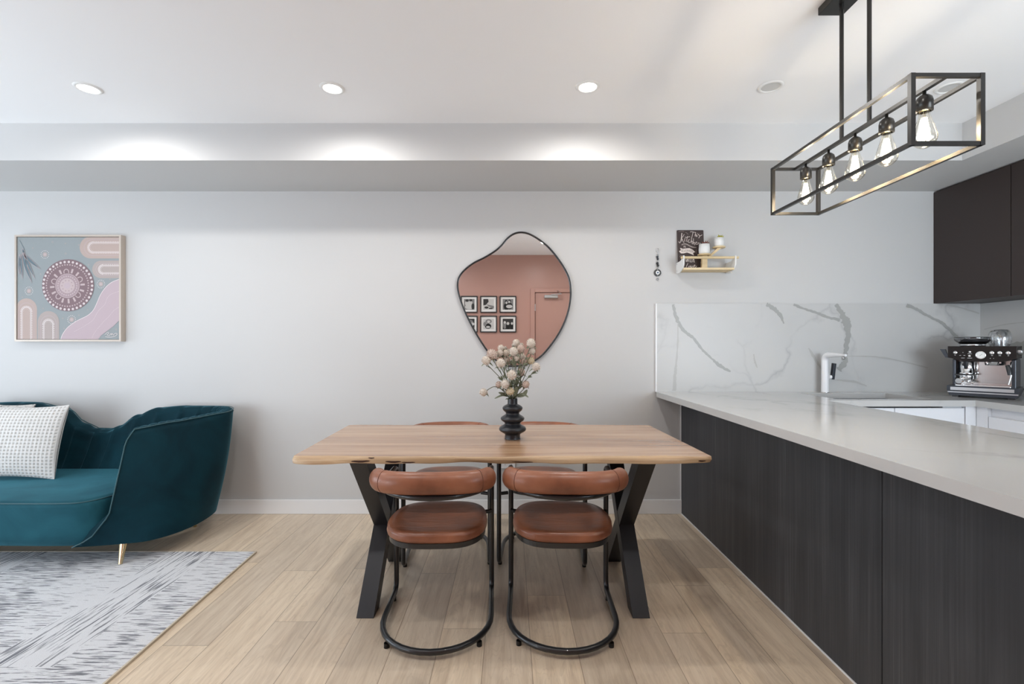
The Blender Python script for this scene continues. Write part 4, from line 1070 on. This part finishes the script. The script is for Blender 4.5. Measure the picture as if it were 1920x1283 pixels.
for y, lb in zip(lp, bl):
    c = Vector((xc, y, zt-.006))
    s_ = MB(); s_.v = [tuple(Vector(v)+c) for v in socket_m.v]; s_.f = socket_m.f; s_.m = socket_m.m; s_.sm = socket_m.sm
    s_.obj('lamp_socket', M['gunmetal'], pl)
    c2 = c+Vector((0,0,-.060))
    t = MB().lathe(gp, c2, 24).obj('light_bulb', M['bulb_glass'])
    tag(t, lb+' glowing in the box-frame pendant', 'light bulb', 'bulbs of the pendant light')
    fl_ = MB()
    for k in range(8):
        a = 2*PI*k/8; fl_.tube([c2+Vector((math.cos(a)*.004, math.sin(a)*.004,-.025)), c2+Vector((math.cos(a+.3)*.015, math.sin(a+.3)*.013,-.094))], .0032, 6)
    f_ = fl_.obj('filament', M['filament'], t)
    MB().lathe([(.004,0),(.0035,-.02),(.002,-.03)], c2, 10).obj('bulb_stem', M['bulb_glass'], t)
    MB().lathe([(.0135,.0),(.0135,-.006),(.012,-.008)], c2+Vector((0,0,.002)), 16).obj('bulb_cap', M['brass'], t)
    l = bpy.data.lights.new('bulb_glow', 'POINT'); l.energy = P_BULB; l.color = (1,.91,.80); l.shadow_soft_size = .015
    o = bpy.data.objects.new('bulb_glow', l); o.location = c2+Vector((0,0,-.06)); COL.objects.link(o); o.parent = t

# ------------------------------------------------------------------ rug
rg = MB(); rz = .009
RQ = [(-4.5,.5),(-1.43,.5),(-1.522,2.872),(-4.5,2.872)]
rg.prism(RQ, .0005, rz, lambda u,v,w:(u,v,w), 0)
ro = rg.obj('patterned_rug', M['rug']); tag(ro, 'pale blue-grey rug with broken charcoal line pattern under the sofa front', 'rug')
e = MB()
for a, b in ((RQ[0],RQ[1]),(RQ[1],RQ[2]),(RQ[2],RQ[3]),(RQ[3],RQ[0])): e.bar((a[0],a[1],.0055), (b[0],b[1],.0055), .009, .0095)
e.obj('binding', M['rug_edge'], ro)

# ------------------------------------------------------------------ sofa
SZ0 = .12
sofa = thing('curved_sofa', 'teal velvet sofa with a curved wrap-around channelled back on slim brass legs', 'sofa', (-3.55, 3.0, 0))
XC = -3.55
Bq = [(-2.221,2.676),(-2.08,2.75),(-1.997,2.867),(-1.965,3.05),(-1.998,3.258),(-2.10,3.37),(-2.32,3.41),(-2.75,3.42),(-3.15,3.42),(XC,3.42)]
Tq = [(-2.215,2.83),(-2.13,2.95),(-2.055,3.07),(-1.97,3.20),(-1.935,3.32),(-1.985,3.42),(-2.15,3.475),(-2.6,3.48),(-3.05,3.48),(XC,3.48)]
def mir_(Q): return Q + [(2*XC-x, y) for x, y in Q[::-1][1:]]
Bc = catmull([(x,y,0) for x,y in mir_(Bq)], 30); Tc = catmull([(x,y,0) for x,y in mir_(Tq)], 30)
NT_ = len(Bc)
def rimz(x, y):
    d = abs(x-XC)
    back = interp([(0,.838),(.12,.836),(.34,.797),(.5,.69),(.60,.650),(.72,.648),(.80,.68),(.90,.752),(1.03,.800),(1.2,.812)], d)
    front = interp([(2.80,.752),(3.0,.772),(3.25,.792),(3.45,.81)], y)
    return back if d < 1.2 else min(back, front)
Ez = [(.12,(-2.431,2.662)),(.17,(-2.328,2.660)),(.30,(-2.232,2.671)),(.50,(-2.245,2.745)),(.68,(-2.24,2.79)),(.755,(-2.215,2.83))]
def edge_at(z, side):
    for (a,pa),(b,pb) in zip(Ez, Ez[1:]):
        if z <= b: t = max(0,(z-a)/(b-a)); x, y = lerp(pa[0],pb[0],t), lerp(pa[1],pb[1],t); break
    else: x, y = Ez[-1][1]
    return (x, y) if side > 0 else (2*XC-x, y)
NZ = 26; outer = []; inner = []; rimtop = []
def shell_pt(i, u, off, zoff=0):
    b, t = Bc[i], Tc[i]; zt_ = rimz(t.x, t.y)
    z = lerp(SZ0, zt_, u)
    hx = (z-SZ0)/(.79-SZ0); x, y = lerp(b.x,t.x,hx), lerp(b.y,t.y,hx)
    bul = math.sin(PI*min(1,hx))*.018
    tt = i/(NT_-1); side = 1 if tt < .5 else -1; e_ = min(tt, 1-tt)/.055
    P0, P1 = Bc[max(i-1,0)].lerp(Tc[max(i-1,0)], hx), Bc[min(i+1,NT_-1)].lerp(Tc[min(i+1,NT_-1)], hx)
    tg = (P1-P0).normalized(); nn = Vector((tg.y, -tg.x, 0))   # outward
    c = Vector((XC, 2.95, 0)); 
    if nn.dot(Vector((x,y,0))-c) < 0: nn = -nn
    p = Vector((x,y,0)) + nn*bul
    if e_ < 1:
        ex_, ey_ = edge_at(z, side); p0 = Bc[0 if side > 0 else -1].lerp(Tc[0 if side > 0 else -1], hx)
        k = (1-e_)**1.6; p += (Vector((ex_,ey_,0))-p0)*k
    p = p - nn*off; return Vector((p.x, p.y, z+zoff))
TH = .085
for i in range(NT_):
    tt = i/(NT_-1); en = min(1, min(tt,1-tt)/.03); th = lerp(.022, TH, en**.6)
    ch = abs(math.sin(PI*i/9.2)); rip = .026*(1-ch)**2.5
    ro_ = [shell_pt(i, u/NZ, 0) for u in range(NZ)]
    cap = []
    r_ = th/2
    for k in range(7):
        a = PI*k/6; cap.append(shell_pt(i, 1.0, r_-r_*math.cos(a), -.022+.022*math.sin(a) - rip*.45*en*(k/6)))
    inn = []
    for u in range(NZ-1, -1, -1):
        f = u/NZ; low = max(0, (1-f)); inn.append(shell_pt(i, max(f,.25), th+.10*low**1.5*en + rip*min(1,(1-f)*8)*min(1,en), 0))
    outer.append(ro_ + cap + inn)
mb = MB().grid(outer, 0, True)
for i in (0, NT_-1): mb.add(outer[i], [tuple(range(len(outer[i])))], 0)
back = mb.obj('curved_back', M['velvet'], sofa)
# piping on rim and front edge
pp_ = [shell_pt(0, u/20, -.002) for u in range(20)] + [shell_pt(i, 1.0, .002, -.006) for i in range(0, NT_, 3)] + [shell_pt(NT_-1, 1-u/20, -.002) for u in range(20)]
MB().tube(pp_, .0032, 8).obj('piping', M['piping'], back)
# side seam
# stitched leaf motif low on the inside of the back is part of the channel stitching
# seat
def seat_ol(ins, z, fy):
    pts = [(-2.30,3.2),(-2.24,2.95),(-2.275,2.76),(-2.33,fy+.035),(-2.46,fy),(-2.9,fy+.004),(-3.3,fy+.03),(XC,fy+.035)]
    P = catmull([(x,y,0) for x,y in mir_(pts)], 10); c = Vector((XC,3.0,0)); out = []
    for p in P:
        d = p-c; out.append(Vector((p.x-ins*max(-1, min(1, d.x/1.2)), p.y + ins*max(0, min(1, (3.1-p.y)/.3)), z)))
    return out
Z1 = .388
rings = [seat_ol(.05, SZ0+.004, 2.66), seat_ol(.0, SZ0+.012, 2.655), seat_ol(0,.20,2.635), seat_ol(0,.30,2.612), seat_ol(0,.355,2.605), seat_ol(.004,.374,2.604), seat_ol(.016,.385,2.604), seat_ol(.035,Z1,2.605), seat_ol(.2,Z1+.004,2.605)]
mb = MB().grid(rings, 0, True)
n = len(rings[-1])
topc = [Vector((p.x,3.32,Z1+.002)) for p in rings[-1]]
mb.grid([rings[-1], topc], 0, True); botc = [Vector((p.x,3.3,SZ0+.004)) for p in rings[0]]; mb.grid([botc, rings[0]], 0, False)
stt = mb.obj('seat', M['velvet_lit_seat'], sofa)
pr = seat_ol(.006,.380,2.604); pr = pr[6:-6]; MB().tube(pr, .003, 8).obj('piping', M['piping'], stt)
for x, y, dx, dy in ((-2.195,2.70,-.018,.055),(-2.16,3.29,-.02,-.05),(2*XC+2.195,2.70,.018,.055),(2*XC+2.16,3.29,.02,-.05),(XC,2.72,0,.03)):
    zf = .010 if (y < 2.87) else 0.0
    MB().tube([(x,y,zf),(x+dx*.15,y+dy*.15,.03),(x+dx,y+dy,SZ0+.05)], .022, 14, radii=[.45,.55,1.1]).obj('leg', M['brass'], sofa)

# cushions
def cushion(name, mt, c, w_, h_, th, rot, lb, waffle=0, nx=60, ny=50, pinch=.06):
    mb = MB()
    R = Matrix.Rotation(rot[2],3,'Z') @ Matrix.Rotation(rot[0],3,'X') @ Matrix.Rotation(rot[1],3,'Y')
    for s in (-1, 1):
        G = []
        for i in range(nx+1):
            row = []
            for j in range(ny+1):
                a = -1+2*i/nx; b = -1+2*j/ny
                x = a*w_/2*(1-pinch*(1-b*b)*abs(a)**2); z = b*h_/2*(1-pinch*1.5*(1-a*a)*abs(b)**2)
                t = th*(max(0,(1-a*a))**.42)*(max(0,(1-b*b))**.42)
                if waffle: t += min(1,t/.02)*waffle*(-(max(0,math.sin(a*w_/2*2*PI/.0215))*max(0,math.sin(b*h_/2*2*PI/.0215)))) + min(1,t/.02)*.0012*math.cos(a*w_/2*2*PI/.0215)
                t += .004*noise.noise(Vector((a*2,b*2,s)))
                row.append(Vector(c)+R @ Vector((x, s*max(.002,t), z)))
            G.append(row)
        mb.grid(G, 0, True)
    o = mb.obj(name, mt, recalc=False)
    return tag(o, lb, 'cushion')
cushion('throw_cushion', M['waffle'], (-3.20,3.085,.625), .60, .475, .075, (-.22,.02,.08), 'white waffle-weave cushion leaning on the back of the teal sofa', .011, 300, 240)
cushion('throw_cushion', M['patcotton'], (-3.50,3.26,.632), .46, .45, .055, (-.16,.06,.0), 'grey patterned cushion mostly hidden behind the white waffle one')
